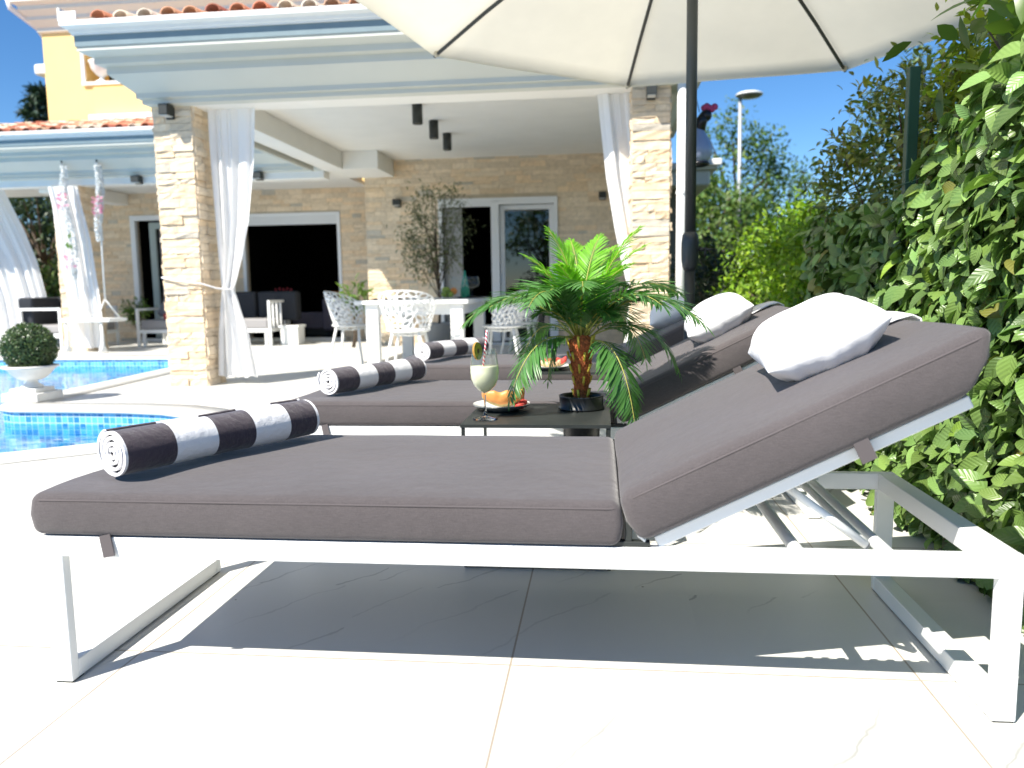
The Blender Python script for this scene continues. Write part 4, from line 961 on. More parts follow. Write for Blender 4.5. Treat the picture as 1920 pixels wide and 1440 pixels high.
# arching dark fronds: base angle around the trunk, given as control and tip points (x, z, depth)
AR = [((-.085, .695, 2.63), (-.27, .93, 2.60), (-.452, .735, 2.56), .135, 0), ((-.09, .69, 2.62), (-.22, .745, 2.53), (-.285, .505, 2.47), .105, 0),
      ((-.08, .70, 2.64), (-.20, .90, 2.58), (-.345, .80, 2.48), .125, 0), ((-.075, .70, 2.63), (-.16, .93, 2.56), (-.215, .80, 2.40), .12, 0),
      ((-.062, .70, 2.625), (-.055, .93, 2.56), (-.05, .86, 2.40), .115, 0), ((-.045, .70, 2.63), (.08, .90, 2.57), (.19, .80, 2.46), .13, 0),
      ((-.035, .70, 2.64), (.14, .93, 2.60), (.325, .735, 2.52), .15, 0), ((-.03, .695, 2.66), (.18, .80, 2.66), (.262, .575, 2.64), .115, 0),
      ((-.03, .68, 2.63), (.075, .72, 2.50), (.112, .405, 2.46), .105, 0), ((-.05, .70, 2.68), (.10, .95, 2.78), (.28, .83, 2.88), .13, 0),
      ((-.07, .70, 2.68), (-.12, .95, 2.80), (-.26, .82, 2.90), .13, 0), ((-.085, .69, 2.67), (-.2, .80, 2.72), (-.27, .62, 2.78), .12, 0),
      ((-.03, .69, 2.67), (.10, .82, 2.74), (.16, .60, 2.80), .12, 0), ((-.04, .695, 2.69), (.03, .88, 2.80), (.10, .72, 2.92), .12, 0),
      ((-.09, .69, 2.66), (-.16, .72, 2.66), (-.175, .545, 2.66), .085, 0)]
for i, (b, c_, t_, wl, _) in enumerate(AR):
    b, c_, t_ = (Vector((q[0], q[2], q[1])) for q in (b, c_, t_)); L = (t_-b).length*1.25
    frond(b, c_, t_, L, wl*1.34, 20+i, FROND, 38, start=.11, vee=-.15 if i in (1, 8, 14) else .05, lush=.64)
for i in range(11):
    th = 2*PI*(i+.35)/11; rr = .20+.05*math.sin(i*2.7); tz = .81+.05*math.sin(i*1.9); b = Vector((PX+.018*math.cos(th), PY+.018*math.sin(th), .70))
    t_ = Vector((PX+rr*math.cos(th), PY+rr*.85*math.sin(th), tz)); c_ = Vector((PX+.10*math.cos(th), PY+.09*math.sin(th), tz+.06))
    frond(b, c_, t_, .30, .10, 140+i, FROND, 32, start=.10, vee=.12, lush=.85)
UPF = [((-.165, 1.045, 2.60), 0), ((-.245, .965, 2.62), 0), ((.0, 1.03, 2.75), 0), ((.135, 1.048, 2.60), 0), ((.155, .995, 2.70), 0), ((-.215, .925, 2.70), 0), ((-.10, 1.02, 2.80), 0), ((.06, 1.0, 2.82), 0), ((.10, .93, 2.54), 0), ((-.13, .93, 2.53), 0)]
for i, (tp, _) in enumerate(UPF):
    t_ = Vector((tp[0], tp[2], tp[1])); b = Vector((PX+.012*math.cos(i*2.1), PY+.012*math.sin(i*2.1), .70)); c_ = b.lerp(t_, .55)+Vector((-(t_.x-b.x)*.22, -(t_.y-b.y)*.2, .06))
    o_ = (t_-b); o_ = Vector((o_.x, o_.y, 0)).normalized() if Vector((o_.x, o_.y, 0)).length > .01 else Vector((0, -1, 0))
    nrm = (Vector((0, 0, .35))-o_*1.0).normalized()
    frond(b, c_, t_, .36, .096, 60+i, LIME, 34, nrm=nrm, start=.16, vee=.16, lush=.66)

# ------------------------------------------------------------------ parasol
PA = Vector((.41, 3.72, 2.691)); PR, PPH, PDR = 1.725, .12, .481
pn = Vector((.042, .034, 1)).normalized(); pa = Vector((0, 1, 0)).cross(pn).normalized(); pb = pn.cross(pa)
par = thing('parasol', 'large off white octagonal parasol on a dark pole between the rear loungers', 'parasol', (.41, 3.72, 0))
tipv = [PA-pn*PDR+PR*(pa*math.cos(PPH+k*PI/4)+pb*math.sin(PPH+k*PI/4)) for k in range(8)]
CANV = M('off_white_canvas', (.80, .77, .68), .9, spec=.1, transl=.42, tcol=(1., .98, .90), bump=.15, bscale=9, var=.02)
mb = MB(); RS, SS = 14, 10
def canp(k, a, r):
    p0, p1 = tipv[k], tipv[(k+1) % 8]; e = p0.lerp(p1, a); h = PA.lerp(e, r)
    sag = math.sin(PI*a)
    h = h-(e-PA-pn*(e-PA).dot(pn))*(.035*sag*r**3)          # scalloped hem
    h = h+pn*(.045*math.sin(PI*r)-.028*sag*r*(1-.3*r)+.004*math.sin(r*22+k*2+a*5)*sag)
    return h
top = mb.vert(PA)
ring = [[mb.vert(canp(i//SS, (i % SS)/SS, (j+1)/RS)) for i in range(8*SS)] for j in range(RS)]
for i in range(8*SS):
    mb.face((top, ring[0][i], ring[0][(i+1) % (8*SS)]))
    for j in range(RS-1): mb.face((ring[j][i], ring[j+1][i], ring[j+1][(i+1) % (8*SS)], ring[j][(i+1) % (8*SS)]))
hem = [mb.vert(Vector(mb.v[q])-Vector((0, 0, .012))) for q in ring[-1]]
for i in range(8*SS): mb.face((ring[-1][i], hem[i], hem[(i+1) % (8*SS)], ring[-1][(i+1) % (8*SS)]))
cn = obj('canopy', mb, CANV, par, True)
for k in range(8):
    pts = [canp(k, 0, r)-pn*.020 for r in (.04, .25, .5, .75, .995)]
    rb = obj('rib', MB().tube(pts, .0105, 6), DK_METAL, par)
    obj('tip_pocket', MB().ball(canp(k, 0, .985)-pn*.016, .018, 10, 6), CANV, rb, True)
    obj('strut', MB().tube([PA-pn*.52, canp(k, 0, .48)-pn*.02], .008, 6), DK_METAL, rb)
POLE = M('anthracite_pole', (.055, .062, .064), .4, metal=.3)
obj('pole', MB().tube([(.41, 3.72, 1.05), tuple(PA+Vector((-.004, 0, .03)))], .0245, 20), POLE, par, True)
lo = obj('lower_pole', MB().tube([(.41, 3.72, .03), (.41, 3.72, .99)], .0245, 20), DK_METAL, par, True)
obj('collar', MB().lathe([(.025, .925), (.033, .94), (.038, .97), (.0395, 1.0), (.0395, 1.05), (.035, 1.085), (.028, 1.095), (.025, 1.10)], (.41, 3.72, 0), 20), M('dark_plastic_collar', (.035, .04, .042), .35), par, True)
obj('knob', MB().tube([(.445, 3.71, 1.02), (.475, 3.70, 1.02)], .008, 8).tube([(.475, 3.70, 1.02), (.475, 3.70, .985)], .006, 6).tube([(.475, 3.70, 1.02), (.515, 3.70, 1.018)], .006, 6), DK_METAL, par, True)
obj('base', MB().lathe([(.21, 0), (.21, .03), (.19, .04), (.05, .05), (.04, .09), (.034, .22)], (.41, 3.72, 0), 32), M('granite_base', (.12, .12, .12), .6, var=.2, vscale=80), par, True)
# ------------------------------------------------------------------ artificial ivy screen and hedge
FX = 1.10
fence = thing('ivy_screen_fence', 'artificial ivy screen on green plastic mesh beside the loungers', 'privacy screen', (FX, 3, 0))
def ftop(y): return 1.17+.05*math.sin(y*3.1)+.04*math.sin(y*7.3+1)+max(0, 2.9-y)*.42
n = 8000
ys = 1.5+2.75*rng.random(n); 
tops = np.array([ftop(y) for y in ys]); zs = .03+(tops-.03)*rng.random(n)
p = np.stack([FX+.035-.085*rng.random(n)**1.3, ys, zs], 1)
bump_ = .03*np.sin(ys*9+zs*5)+.02*np.sin(zs*17-ys*4); p[:, 0] -= .5*bump_
ax = np.stack([-.15-.8*rng.random(n), 1.1*(rng.random(n)-.5)*2, -.25+1.5*(rng.random(n)-.55)], 1)
nr = np.stack([-.9+.5*(rng.random(n)-.5), 1.5*(rng.random(n)-.5), .55+1.3*(rng.random(n)-.5)], 1)
ln = .053+.040*rng.random(n)**1.4
cv = colvar(n, .75, 1.25, .12); pale = rng.random(n) < .12; cv[pale] *= np.array([1.15, 1.2, 1.35]); yng = rng.random(n) < .02; cv[yng] *= np.array([1.35, 1.3, .75]); dk = rng.random(n) < .22; cv[dk] *= .6; br = rng.random(n) < .025; cv[br] *= np.array([1.25, .75, .6])
lv = leaves('ivy_leaves', p, ax, nr, ln, ln*(.56+.2*rng.random(n)), IVY, fence, 'ivy', cv, .34, .42); lv['kind'] = 'stuff'
MESHG = M('green_plastic_mesh', (.012, .10, .065), .4)
mb = MB()
for k in range(58): y = 1.5+k*.048; mb.tube([(FX+.045+.006*math.sin(k*2.3), y, .01), (FX+.045, y+.004*math.sin(k), ftop(y)-.02)], .0017, 4, False)
for k in range(27): z = .03+k*.048; mb.tube([(FX+.049, 1.5, z), (FX+.049, 4.25, z)], .0017, 4, False)
obj('mesh_panel', mb, MESHG, fence)
GREEN = M('green_painted_post', (.012, .055, .03), .45)
obj('post', MB().box(FX+.055, 3.22, 0, FX+.095, 3.26, 1.66), GREEN, fence, bevel=.004)
obj('gap_shade_sheet', MB().box(FX+.10, 1.5, 0, FX+.104, 4.25, 1.16), M('leaf_gap_shade', (.008, .02, .010), .95), fence)  # dark sheet behind the leaves paints in the shade of their gaps
HLEAF = leaf_mat('laurel_leaf', (.085, .15, .03), .3, .35); YLEAF = leaf_mat('yellow_green_leaf', (.22, .30, .04), .4, .4); RLEAF = leaf_mat('bronze_green_leaf', (.125, .165, .04), .35, .35)
plant('laurel_shrub', 'big leaved laurel shrub leaning over the top of the ivy screen at the right edge', 'shrub', (1.50, 2.35, 0), [((1.36, 2.36, 1.62), (.26, .5, .36), 22, 9, .07), ((1.32, 2.75, 1.45), (.2, .3, .2), 10, 9, .06)], HLEAF, .105, .040, .022, None, 'lance', .6, 1.5, .3)
plant('photinia_shrub', 'bronze tinted shrub rising behind the green fence post', 'shrub', (1.62, 4.3, 0), [((1.58, 4.25, 1.38), (.40, .7, .52), 170, 34, .06), ((1.70, 3.7, 1.45), (.25, .4, .42), 70, 34, .06)], RLEAF, .050, .020, .03, None, 'lance', .5, 1.6, .45)
plant('yellow_green_shrub', 'pale yellow green shrub between the fence post and the laurel', 'shrub', (1.85, 3.55, 0), [((1.75, 3.3, 1.60), (.36, .6, .50), 120, 34, .06)], YLEAF, .045, .022, .02, None, 'lance', .5, 1.4, .4)
plant('round_bush', 'bright lime green rounded bush past the end of the ivy screen', 'bush', (1.72, 6.6, 0), [((1.66, 7.0, .72), (.58, 1.0, .78), 230, 48, .075), ((1.58, 5.6, .90), (.42, .9, .52), 150, 48, .06)], leaf_mat('lime_bush_leaf', (.20, .33, .025), .4, .4), .05, .026, .04, None, 'small', .5, 1.45, .3)
plant('laurel_bush', 'dark bush in shade below the lamp post beyond the parasol pole', 'bush', (1.45, 9.6, 0), [((1.40, 9.8, .55), (.75, .8, .75), 90, 40, .10)], leaf_mat('dark_bush_leaf', (.025, .045, .014), .5, .2), .07, .035, .05, None, 'small', .5, 1.3)  # leaf colour darkened to carry the shade on this bush
plant('laurel_bush', 'hedge bush with shade-coloured leaves closing the gap behind the rear lounger pillows', 'bush', (1.15, 7.6, 0), [((1.35, 8.0, .50), (.62, .8, .62), 130, 44, .08)], leaf_mat('shade_dark_leaf', (.02, .036, .012), .5, .2), .06, .03, .04, None, 'small', .5, 1.3)  # deep shade right of the pole painted in as near-black leaf colour
TREE = leaf_mat('tree_leaf', (.105, .18, .04), .5, .35)
for b, parts, lab in (((4.6, 27, 0), [((4.4, 27, 4.2), (1.5, 1.4, 2.2), 70, 60, .30), ((3.0, 27.5, 2.8), (1.3, 1.2, 1.6), 50, 60, .3)], 'loose green tree behind the street lamp'),
                      ((2.9, 24, 0), [((3.1, 24, 2.3), (1.7, 1.5, 1.6), 70, 60, .28)], 'low green tree left of the street lamp behind the parasol pole'),
                      ((7.2, 30, 0), [((6.6, 30, 3.0), (1.6, 1.6, 2.2), 70, 60, .32)], 'green tree right of the street lamp above the lime bush'),
                      ((5.4, 12.5, 0), [((4.6, 12.3, 3.0), (.8, 1.0, 1.15), 70, 36, .14), ((5.2, 12.5, 2.0), (1.2, 1.2, 1.2), 60, 36, .16)], 'pale feathery tree rising behind the bronze shrub')):
    plant('garden_tree', lab, 'tree', b, parts, TREE if b[1] > 13 else leaf_mat('feathery_leaf', (.13, .19, .06), .5, .35), .16 if b[1] > 13 else .08, .09 if b[1] > 13 else .04, .12, 'trees beyond the garden on the right', 'small', .45, 1.5, .35)
# street lamp
t = thing('street_lamp', 'grey street lamp with flat oval head against the blue sky', 'street lamp', (4.22, 25, 0))
GALV = M('galvanised_steel', (.42, .44, .46), .5, metal=.2)
obj('pole', MB().tube([(4.22, 25, 0), (4.20, 25, 3), (4.17, 25, 6.36)], [.075, .065, .05], 12), GALV, t, True)
obj('lamp_head', MB().ball((4.42, 24.95, 6.44), .40, 20, 10, (1, 1, .24)), M('pale_lamp_housing', (.72, .72, .70), .45), t, True)
obj('lens', MB().lathe([(.02, -.085), (.30, -.06), (.385, -.012)], (4.42, 24.95, 6.42), 20, True, False), M('lamp_lens', (.16, .15, .15), .3), t, True)
# neighbouring eave and hanging ornament
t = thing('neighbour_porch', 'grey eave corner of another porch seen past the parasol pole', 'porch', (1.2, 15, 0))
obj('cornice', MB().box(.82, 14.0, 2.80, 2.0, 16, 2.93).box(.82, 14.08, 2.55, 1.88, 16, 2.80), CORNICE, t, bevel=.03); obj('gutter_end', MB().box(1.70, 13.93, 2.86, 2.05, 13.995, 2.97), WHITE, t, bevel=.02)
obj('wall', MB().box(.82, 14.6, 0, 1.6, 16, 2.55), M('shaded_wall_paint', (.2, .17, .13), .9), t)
hz = 7.2; t = thing('hanging_ornament', 'dark dotted hanging ornament with pink bloom and pale blue body behind the parasol pole', 'ornament', (.86, hz, 2.0))
BLK = M('black_glaze', (.008, .008, .012), .3)
obj('body', MB().lathe([(.02, 0), (.085, .02), (.125, .08), (.125, .14), (.095, .21), (.055, .28), (.03, .33)], (.85, hz, 1.90), 20), M('pale_blue_glass', (.30, .35, .50), .25), t, True)
obj('neck', MB().tube([(.86, hz, 2.19), (.88, hz, 2.27), (.905, hz, 2.31)], [.05, .05, .045], 12).ball((.915, hz, 2.31), .052, 12, 8), BLK, t, True)
mb = MB().ball((.745, hz-.03, 2.08), .075, 12, 8, (.6, .6, 1.35)); mb.ball((.86, hz, 1.905), .10, 14, 6, (1, 1, .3)); w_ = obj('wing', mb, BLK, t, True)
mb = MB()
for i in range(10): mb.ball((.715+.02*(i % 3), hz-.078+.006*(i % 3), 2.02+.014*i), .007, 6, 4)
obj('dots', mb, WHITE, w_)
mb = MB()
for k in range(5): mb.ball((.90+.022*k, hz, 2.375+.012*math.sin(k*1.7)), .03, 8, 6)
obj('bloom', mb, M('pink_petals', (.45, .05, .16), .6), t, True); obj('wire', MB().tube([(.86, hz, 2.34), (.80, hz-.1, 2.52), (.80, hz-.1, 2.64)], .004, 5), DK_METAL, t)

# ------------------------------------------------------------------ left background
def spruce(x, y, h, r, label):
    t = thing('spruce_tree', label, 'tree', (x, y, 0)); P, A, Nn = [], [], []
    for i in range(60):
        z = h*(.12+.86*i/60); R_ = r*(1-i/62)**.8+.15
        for k in range(9):
            th = rng.random()*2*PI; l = R_*(.7+.4*rng.random()); d = np.array([math.cos(th), math.sin(th), -.18]); m = 16
            s = rng.random(m)**.7; q = np.array([x, y, z])+d*l*s[:, None]+rng.normal(size=(m, 3))*.07; P.append(q); A.append(np.tile(d+np.array([0, 0, .1]), (m, 1))+rng.normal(size=(m, 3))*.5); Nn.append(np.tile([0, 0, 1.], (m, 1))+rng.normal(size=(m, 3))*.4)
    P, A, Nn = np.vstack(P), np.vstack(A), np.vstack(Nn); k = len(P)
    leaves('crown', P, A, Nn, .26*(.7+.6*rng.random(k)), .09, leaf_mat('spruce_needles', (.022, .05, .028), .6, .1), t, 'small', colvar(k, .5, 1.4, .2))
    obj('trunk', MB().tube([(x, y, 0), (x, y, h*.98)], [.16, .02], 8), BARK, t, True)
spruce(-19.6, 27, 8.35, 2.3, 'dark spruce tree against the sky left of the yellow upper storey')
for x, y, r, h, lab, c_ in ((-12.6, 17, 2.2, 2.0, 'dark green tree beneath the left porch eave between the two curtains', (.03, .055, .015)), (-11.0, 15.2, .9, .62, 'lighter green bush low behind the left curtains', (.07, .12, .025)), (-15.5, 18, 2.4, 2.1, 'dark green tree at the far left edge behind the wide curtain', (.028, .05, .016)), (-10.3, 19, 1.8, 2.0, 'dark tree behind the left stone pillar', (.028, .05, .016))):
    plant('garden_tree', lab, 'tree', (x, y, 0), [((x, y, h), (r, r*.8, h*.85), 70, 50, .22)], leaf_mat('left_tree_leaf', c_, .5, .25), .13, .07, .1, 'trees behind the left porch', 'small', .4, 1.7, .4)
tag(obj('planter_wall', MB().box(-14, 14.4, 0, -9.3, 14.6, .42), M('low_wall_render', (.34, .30, .22), .9, var=.1)), 'low garden wall behind the left sofa', 'wall')

# urn with boxwood ball
ub = (-4.56, 5.88, .012)
t = thing('planter_urn', 'white stone urn on a square plinth at the pool corner', 'urn', ub)
STW = M('white_cast_stone', (.76, .75, .71), .8, var=.06, vscale=12, bump=.2, bscale=40)
obj('plinth', MB().box(-4.715, 5.72, .016, -4.405, 6.03, .085).box(-4.675, 5.76, .0855, -4.445, 5.99, .118), STW, t, bevel=.008)
obj('bowl', MB().lathe([(.075, .106), (.08, .12), (.045, .145), (.04, .175), (.07, .17), (.10, .182), (.135, .21), (.16, .24), (.18, .262), (.205, .27), (.205, .285), (.18, .287), (.15, .25)], (ub[0], ub[1], .012), 36), STW, t, True)
bx = thing('boxwood_ball', 'clipped boxwood ball growing in the urn by the pool', 'topiary', (ub[0], ub[1], .30))
n = 5200; d = sphere_dirs(n); R_ = .175+.022*rng.random(n)+.006*np.sin(d[:, 0]*12)*np.sin(d[:, 2]*11)
leaves('foliage', np.array([ub[0], ub[1], .435])+d*R_[:, None], d*.5+sphere_dirs(n)*.8, d+sphere_dirs(n)*.5, .022*(.7+.6*rng.random(n)), .013, leaf_mat('boxwood_leaf', (.075, .125, .045), .35, .2), bx, 'small', colvar(n, .5, 1.5, .25))
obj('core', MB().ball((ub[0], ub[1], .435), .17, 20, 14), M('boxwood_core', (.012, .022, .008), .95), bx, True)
obj('stem', MB().tube([(ub[0], ub[1], .25), (ub[0], ub[1], .4)], .02, 8), BARK, bx)

# ------------------------------------------------------------------ swing under the left eave
t = thing('garden_swing', 'white rope swing with flower garlands hanging from the left porch eave', 'swing', (-7.45, 10.98, .45))
ROPE = M('white_rope', (.78, .78, .76), .9, bump=.4, bscale=150)
for k, (xt, xb, zf) in enumerate(((-7.73, -7.64, 1.05), (-7.19, -7.22, 1.62))):
    r_ = obj('rope', MB().tube([(xt, 10.95, 2.74), (xt+(xb-xt)*.5, 10.95, 1.7), (xb, 10.95, .78)], .012, 6).tube([(xb, 10.95, .78), (xb-.09, 10.85, .5)], .011, 6).tube([(xb, 10.95, .78), (xb+.12, 11.1, .5)], .011, 6), ROPE, t, True)
    obj('hook', MB().tube([(xt, 10.95, 2.92), (xt-.015, 10.95, 2.83), (xt, 10.95, 2.74)], .006, 5).tube([(xt+.025, 10.95, 2.92), (xt+.02, 10.95, 2.83), (xt, 10.95, 2.74)], .006, 5), DK_METAL, r_)
    # white ruffled garland around the rope with pink flowers
    P, A = [], []
    for i in range(900):
        s = rng.random(); z = 2.7-(2.7-zf)*s; x = xt+(xb-xt)*(2.74-z)/1.96+.035*math.sin(z*5+k*2); R0 = .018+.020*math.sin(s*PI)
        th = rng.random()*2*PI; P.append((x+R0*math.cos(th)*.6, 10.95+R0*math.sin(th)*.6, z)); A.append((math.cos(th), math.sin(th), rng.random()-.5))
    P = np.array(P); A = np.array(A)
    leaves('garland', P, A, A+sphere_dirs(len(P))*.8, .045, .03, M('white_feather', (.80, .82, .82), .9, attr=True, transl=.3), r_, 'small', None)
    fz = (2.30, 2.22, 2.12, 1.25, 1.38) if k == 0 else (2.22, 2.18, 2.10, 2.05, 2.0)
    P, A = [], []
    for z in fz:
        for j in range(9):
            th = rng.random()*2*PI; x = xt+(xb-xt)*(2.74-z)/1.96; P.append((x+.035*math.cos(th)-.03*(k == 0)+.02*rng.random(), 10.92+.03*math.sin(th)-.03, z+.05*(rng.random()-.5))); A.append((math.cos(th), math.sin(th), .3))
    leaves('flowers', np.array(P), np.array(A), np.array(A)+sphere_dirs(len(P)), .05, .038, M('pink_blossom', (.78, .33, .45), .8, attr=True, transl=.2), r_, 'small', colvar(len(P), .8, 1.3, .1))
    if k == 0: leaves('garland_leaf', np.array([(xt+.05, 10.9, 1.66), (xt+.06, 10.9, 1.60), (xt+.03, 10.9, 1.62)]), np.array([(.2, 0, .6), (.3, 0, -1.), (-.2, 0, -1.)]), np.array([(0, -1., .1)]*3), .11, .06, HEDGE, r_, 'small', None)
obj('seat', MB().box(-7.83, 10.75, .455, -7.05, 11.2, .505), W_METAL, t, bevel=.012)
for x, y in ((-7.76, 10.8), (-7.21, 10.8), (-7.5, 11.15)):
    obj('tassel', MB().tube([(x, y, .455), (x+.01, y, .25), (x, y, .12), (x, y, .02)], [.018, .02, .03, .065] if y < 11 else [.02, .03, .025, .01], 10), ROPE, t, True)

# ------------------------------------------------------------------ lounge furniture
def pillow_block(x0, y0, z0, x1, y1, z1, m, par, name='back_cushion', bev=.045): return obj(name, MB().box(x0, y0, z0, x1, y1, z1), m, par, bevel=bev, seg=4)
def armframe(x0, x1, y0, y1, z, par, T=.04):
    """rectangular arm loop in the plane between (x0,y0) and (x1,y1)"""
    mb = MB(); a, b = Vector((x0, y0, 0)), Vector((x1, y1, 0)); h = Vector((0, 0, z))
    mb.bar(a, a+h, T, T, (b-a)); mb.bar(b, b+h, T, T, (b-a)); mb.bar(a+h-Vector((0, 0, T/2)), b+h-Vector((0, 0, T/2)), T*.96, T*.96)
    return obj('arm_frame', mb, W_METAL, par)
t = thing('garden_sofa', 'dark cushioned white framed sofa behind the boxwood ball at the left', 'sofa', (-8.42, 11.9, 0))
armframe(-8.84, -8.19, 11.28, 11.28, .66, t); armframe(-8.84, -8.19, 12.7, 12.7, .66, t)
obj('seat_frame', MB().box(-8.84, 11.30, .20, -8.17, 12.68, .26), W_METAL, t); pillow_block(-8.82, 11.32, .262, -8.18, 12.66, .40, LGREY, t, 'seat_cushion')
pillow_block(-8.92, 11.33, .36, -8.67, 11.98, .82, NAVY, t); pillow_block(-8.92, 12.0, .36, -8.67, 12.65, .82, NAVY, t)
tag(pillow_block(-8.54, 11.95, .41, -8.22, 12.15, .76, GREYC, None, 'throw_pillow'), 'grey blue throw pillow standing on the left sofa', 'pillow')
t = thing('garden_sofa', 'long grey sofa with white frame along the wall behind the stone pillar', 'sofa', (-6.3, 12.4, 0))
armframe(-7.38, -7.38, 12.0, 12.75, .62, t); armframe(-5.17, -5.17, 12.0, 12.75, .72, t)
obj('seat_frame', MB().box(-7.36, 12.0, .22, -5.19, 12.75, .275), W_METAL, t, bevel=.004)
for x in (-7.3, -6.6, -5.95, -5.25): obj('leg', MB().box(x-.02, 12.01, 0, x+.02, 12.05, .219).box(x-.02, 12.7, 0, x+.02, 12.74, .219), W_METAL, t)
for x in (-7.35, -6.64, -5.92): pillow_block(x, 12.02, .277, x+.70, 12.7, .43, LGREY, t, 'seat_cushion', .03)
for x in (-7.0, -6.3, -5.6): pillow_block(x, 12.55, .38, x+.66, 12.78, .86, NAVY, t)
mb = MB()
for y in (12.15, 12.3, 12.45, 12.6): mb.box(-5.185, y-.012, .28, -5.16, y+.012, .68)
obj('arm_slats', mb, W_METAL, t)
Rp = Matrix.Translation((-6.95, 12.42, .62)) @ Matrix.Rotation(.35, 4, 'Y') @ Matrix.Rotation(-.25, 4, 'X')
tp = obj('throw_pillow', xf(MB().box(-.24, -.06, -.22, .24, .06, .22), Rp), GREYC, bevel=.05, seg=4); tag(tp, 'grey blue throw pillow leaning on the long sofa', 'pillow')
t = thing('tumbler', 'small red drink glass on the long sofa seat edge', 'glass', (-6.95, 12.1, .43)); obj('glass', MB().lathe([(.03, 0), (.04, .10)], (-6.95, 12.1, .432), 14), M('red_glass', (.5, .08, .06), .15), t, True)
t = thing('flower_box', 'small white planter box at the right end of the long sofa', 'planter', (-4.95, 12.4, 0)); obj('box', MB().box(-5.09, 12.2, 0, -4.80, 12.5, .30), W_METAL, t, bevel=.01)
obj('rim', MB().box(-5.11, 12.18, .28, -4.78, 12.52, .315), W_METAL, t, bevel=.006); obj('soil', MB().box(-5.05, 12.24, .3, -4.84, 12.46, .318), BARK, t)
plant('garden_plant', 'small round green plant behind the swing seat', 'plant', (-7.75, 12.6, 0), [((-7.75, 12.6, .58), (.2, .2, .16), 26, 26, .05)], HEDGE, .05, .028, .03)
plant('garden_plant', 'little green potted plant behind the left dining chair', 'plant', (-3.70, 11.6, 0), [((-3.62, 11.5, .80), (.20, .2, .16), 16, 10, .05)], HEDGE, .14, .035, .03, None, 'lance')
# olive tree
t = plant('olive_tree', 'slender olive tree with airy grey green crown behind the dining table', 'tree', (-2.25, 11.0, .32), [((-2.27, 11.0, 1.70), (.47, .42, .58), 66, 30, .075), ((-2.35, 11.0, 1.25), (.36, .3, .25), 22, 20, .07)], leaf_mat('olive_leaf', (.11, .13, .065), .5, .25), .06, .016, .022, None, 'lance', .5, 1.4, .25)
obj('pot', MB().lathe([(.15, 0), (.19, .02), (.23, .36), (.245, .38), (.22, .385), (.2, .34)], (-2.25, 11.0, 0), 24), M('grey_clay_pot', (.3, .3, .29), .8), t, True)

# ------------------------------------------------------------------ dining set
t = thing('dining_table', 'white dining table laid for a meal on the porch', 'table', (-1.9, 8.6, 0))
obj('table_top', MB().box(-2.49, 7.86, .71, -1.31, 9.5, .75), W_METAL, t, bevel=.006); obj('apron', MB().box(-2.40, 7.95, .60, -1.40, 9.4, .709), W_METAL, t)
for x, y in ((-2.38, 7.90), (-1.50, 7.90), (-2.38, 9.36), (-1.50, 9.36)): obj('leg', MB().box(x, y, 0, x+.13, y+.10, .709), W_METAL, t, bevel=.006)
import bmesh
def lattice_shell(seed):
    """openwork shell of irregular cells, like branching veins, around a bucket seat"""
    r = random.Random(seed); bm = bmesh.new(); nu, nv = 15, 8; vs = {}
    for j in range(nv):
        for i in range(nu):
            u = -1+2*(i+(.5 if j % 2 else 0)+r.uniform(-.22, .22))/(nu-.5); v = (j+r.uniform(-.2, .2)*(0 < j < nv-1))/(nv-1)
            th = u*2.05; rad = .20+.085*v; edge = .40-.19*abs(u)**2.2
            vs[i, j] = bm.verts.new((rad*math.sin(th), rad*math.cos(th)*.92+.03*v, v*edge))
    fs = []
    for j in range(nv-1):
        for i in range(nu-1):
            a, b, c_, d = vs[i, j], vs[i+1, j], vs[i+1, j+1], vs[i, j+1]
            tri = ((a, b, c_), (a, c_, d)) if j % 2 else ((a, b, d), (b, c_, d))
            for q in tri: bm.faces.new(q)
    # merge triangles at random into bigger irregular openings
    ed = [e for e in bm.edges if len(e.link_faces) == 2]; r.shuffle(ed); used = set(); kill = []
    for e in ed:
        f1, f2 = e.link_faces
        if f1.index in used or f2.index in used or r.random() < .12: pass
        bm.faces.index_update()
        if f1 in used or f2 in used: continue
        used.add(f1); used.add(f2); kill.append(e)
    bmesh.ops.dissolve_edges(bm, edges=kill, use_verts=False)
    me = bpy.data.meshes.new('shell'); bm.to_mesh(me); bm.free(); return me
def dining_chair(loc, rz, label):
    t = thing('dining_chair', label, 'chair', (0, 0, 0), 'white openwork chairs around the dining table')
    me = lattice_shell(3); o = bpy.data.objects.new('backrest', me); C.objects.link(o); o.parent = t; o.location = (0, .0, .45); me.materials.append(W_METAL); WL[o.name] = Vector()
    md = o.modifiers.new('wire', 'WIREFRAME'); md.thickness = .018; md.use_even_offset = False; md.use_boundary = True
    md2 = o.modifiers.new('sub', 'SUBSURF'); md2.levels = md2.render_levels = 1
    obj('seat', MB().lathe([(.001, .435), (.18, .44), (.215, .455), (.218, .468), (.19, .462), (.001, .452)], (0, 0, 0), 28), W_METAL, t, True)
    for sx in (-1, 1):
        for sy, k in ((1, 1.), (-1, .9)): obj('leg', MB().tube([(sx*.13, sy*.13, .44), (sx*.175, sy*.17*k, .22), (sx*.215, sy*.215*k, 0)], [.017, .014, .010], 8), W_METAL, t, True)
    mb = MB()
    for k in range(5): a = PI*k/5; mb.tube([(.16*math.cos(a), .16*math.sin(a), .42), (0, 0, .405), (-.16*math.cos(a), -.16*math.sin(a), .42)], .010, 6)
    obj('seat_ribs', mb, W_METAL, t, True)
    t.location = loc; t.rotation_euler = (0, 0, rz); WL[t.name] = Vector(loc); return t
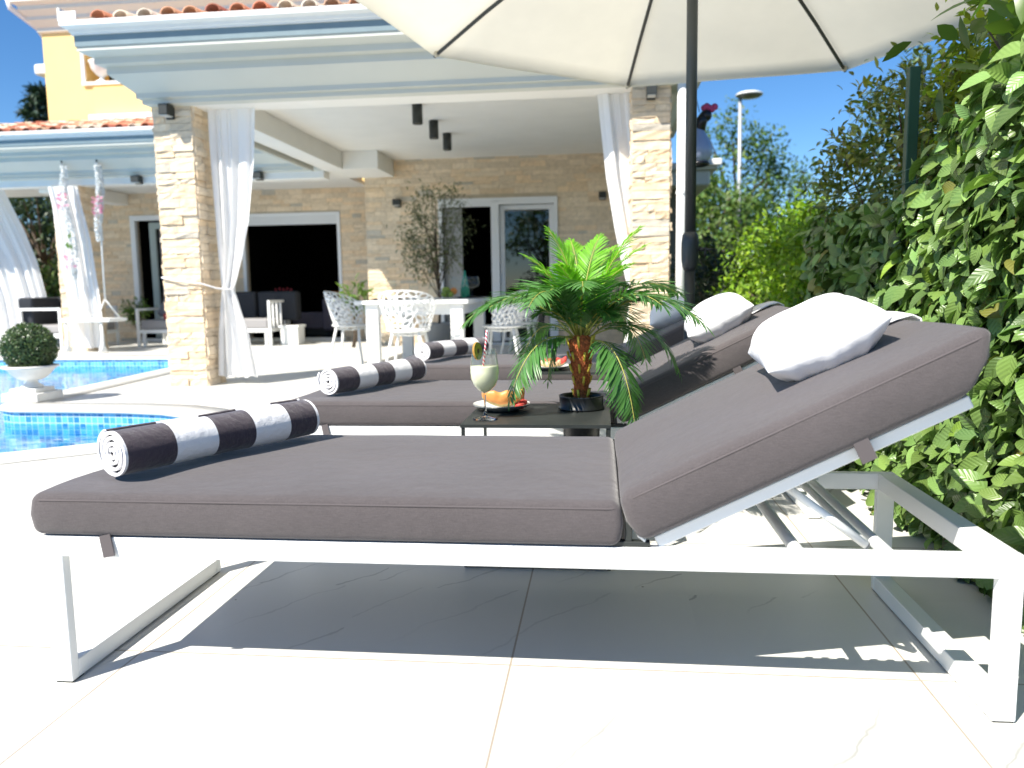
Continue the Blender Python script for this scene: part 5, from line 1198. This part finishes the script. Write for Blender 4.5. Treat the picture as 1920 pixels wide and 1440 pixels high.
# default back faces +Y; rotate so that the back is away from the table
ch = dining_chair((-1.88, 7.68, 0), PI, 'white openwork bucket chair with its back to the camera in front of the table')
dup(ch, (-2.86, 8.9, 0), PI/2, 'white openwork chair at the left side of the dining table by the dark doorway')
dup(ch, (-1.03, 8.35, 0), -PI/2, 'white openwork chair right of the dining table behind the wine glass')
dup(ch, (-.92, 9.1, 0), -PI/2-.15, 'white openwork chair farthest right, mostly hidden by the palm fronds')
# table settings
DPL = M('dark_slate_plate', (.03, .03, .032), .4)
def setting(x, y, m, label, r=.17): return tag(obj('dinner_plate', MB().lathe([(r*.6, 0), (r, .014), (r, .018), (r*.9, .014), (r*.6, .005)], (x, y, .7505), 24), m, smooth=True), label, 'plate')
setting(-2.195, 8.12, DPL, 'dark charger plate at the left front of the dining table', .19); setting(-1.860, 8.25, M('white_plate', (.7, .7, .68), .25), 'pale plate in the middle front of the dining table'); setting(-1.469, 9.00, DPL, 'dark plate at the far right of the dining table', .2)
def goblet(x, y, label, h=.19, r=.05, m=GLASS):
    t = thing('table_glass', label, 'wine glass', (x, y, .77)); z = .768 if y < 8.2 else .7505
    obj('stem', MB().lathe([(.03, 0), (.006, .006), (.004, .02), (.004, h*.45)], (x, y, z), 16), GLASS, t, True); obj('bowl', MB().lathe([(.006, h*.45), (r*.8, h*.55), (r, h*.7), (r*.85, h)], (x, y, z), 20, True, False), M('faint_glass', (.55, .55, .53), .1, transl=.0) if False else GLASS, t, True)
goblet(-2.158, 8.12, 'tall wine glass on the dark plate at the left of the dining table'); goblet(-1.990, 8.40, 'wine glass near the middle of the dining table', .17)
goblet(-1.544, 8.60, 'round gin glass beside the green bottle', .24, .085); goblet(-1.395, 8.65, 'round gin glass right of the green bottle', .24, .085)
tag(obj('glass_bottle', MB().lathe([(.04, 0), (.055, .03), (.05, .12), (.03, .20), (.012, .29), (.012, .31)], (-1.507, 8.85, .7505), 18), M('green_glass', (.02, .22, .12), .12), smooth=True), 'green glass bottle standing on the dining table', 'bottle')
t = thing('herb_bowl', 'small glass bowl of limes and oranges beside the bottle', 'bowl', (-1.674, 8.70, .75))
obj('bowl', MB().lathe([(.05, 0), (.09, .05), (.10, .10)], (-1.674, 8.70, .7505), 20, True, False), GLASS, t, True)
mb = MB()
for k in range(5): mb.ball((-1.71+.035*(k % 3), 8.67+.05*(k//3), .80+.045*(k % 2)), .036, 10, 8)
obj('limes', mb, M('lime_green', (.22, .30, .03), .5), t, True); obj('orange', MB().ball((-1.609, 8.70, .83), .04, 12, 8), M('orange_peel', (.75, .25, .03), .5), t, True)
tag(obj('water_carafe', MB().lathe([(.05, 0), (.055, .1), (.03, .17), (.035, .22)], (-1.841, 8.70, .7505), 18, True, False), GLASS, smooth=True), 'clear water carafe between the glasses on the dining table', 'carafe')

# trees behind the camera, mirrored in the door glass
for x, y, r, h, lab in ((-9, -17, 3.2, 3.2, 'broad tree behind the photographer at the left, mirrored in the door glass'), (-2.5, -19, 3.0, 3.6, 'broad tree straight behind the photographer, mirrored in the door glass'), (4.5, -18, 3.4, 3.0, 'broad tree behind the photographer at the right')):
    plant('garden_tree', lab, 'tree', (x, y, 0), [((x, y, h), (r, r*.8, h*.9), 60, 50, .3)], TREE, .24, .16, .14, 'trees behind the photographer', 'small', .4, 1.4, .3)
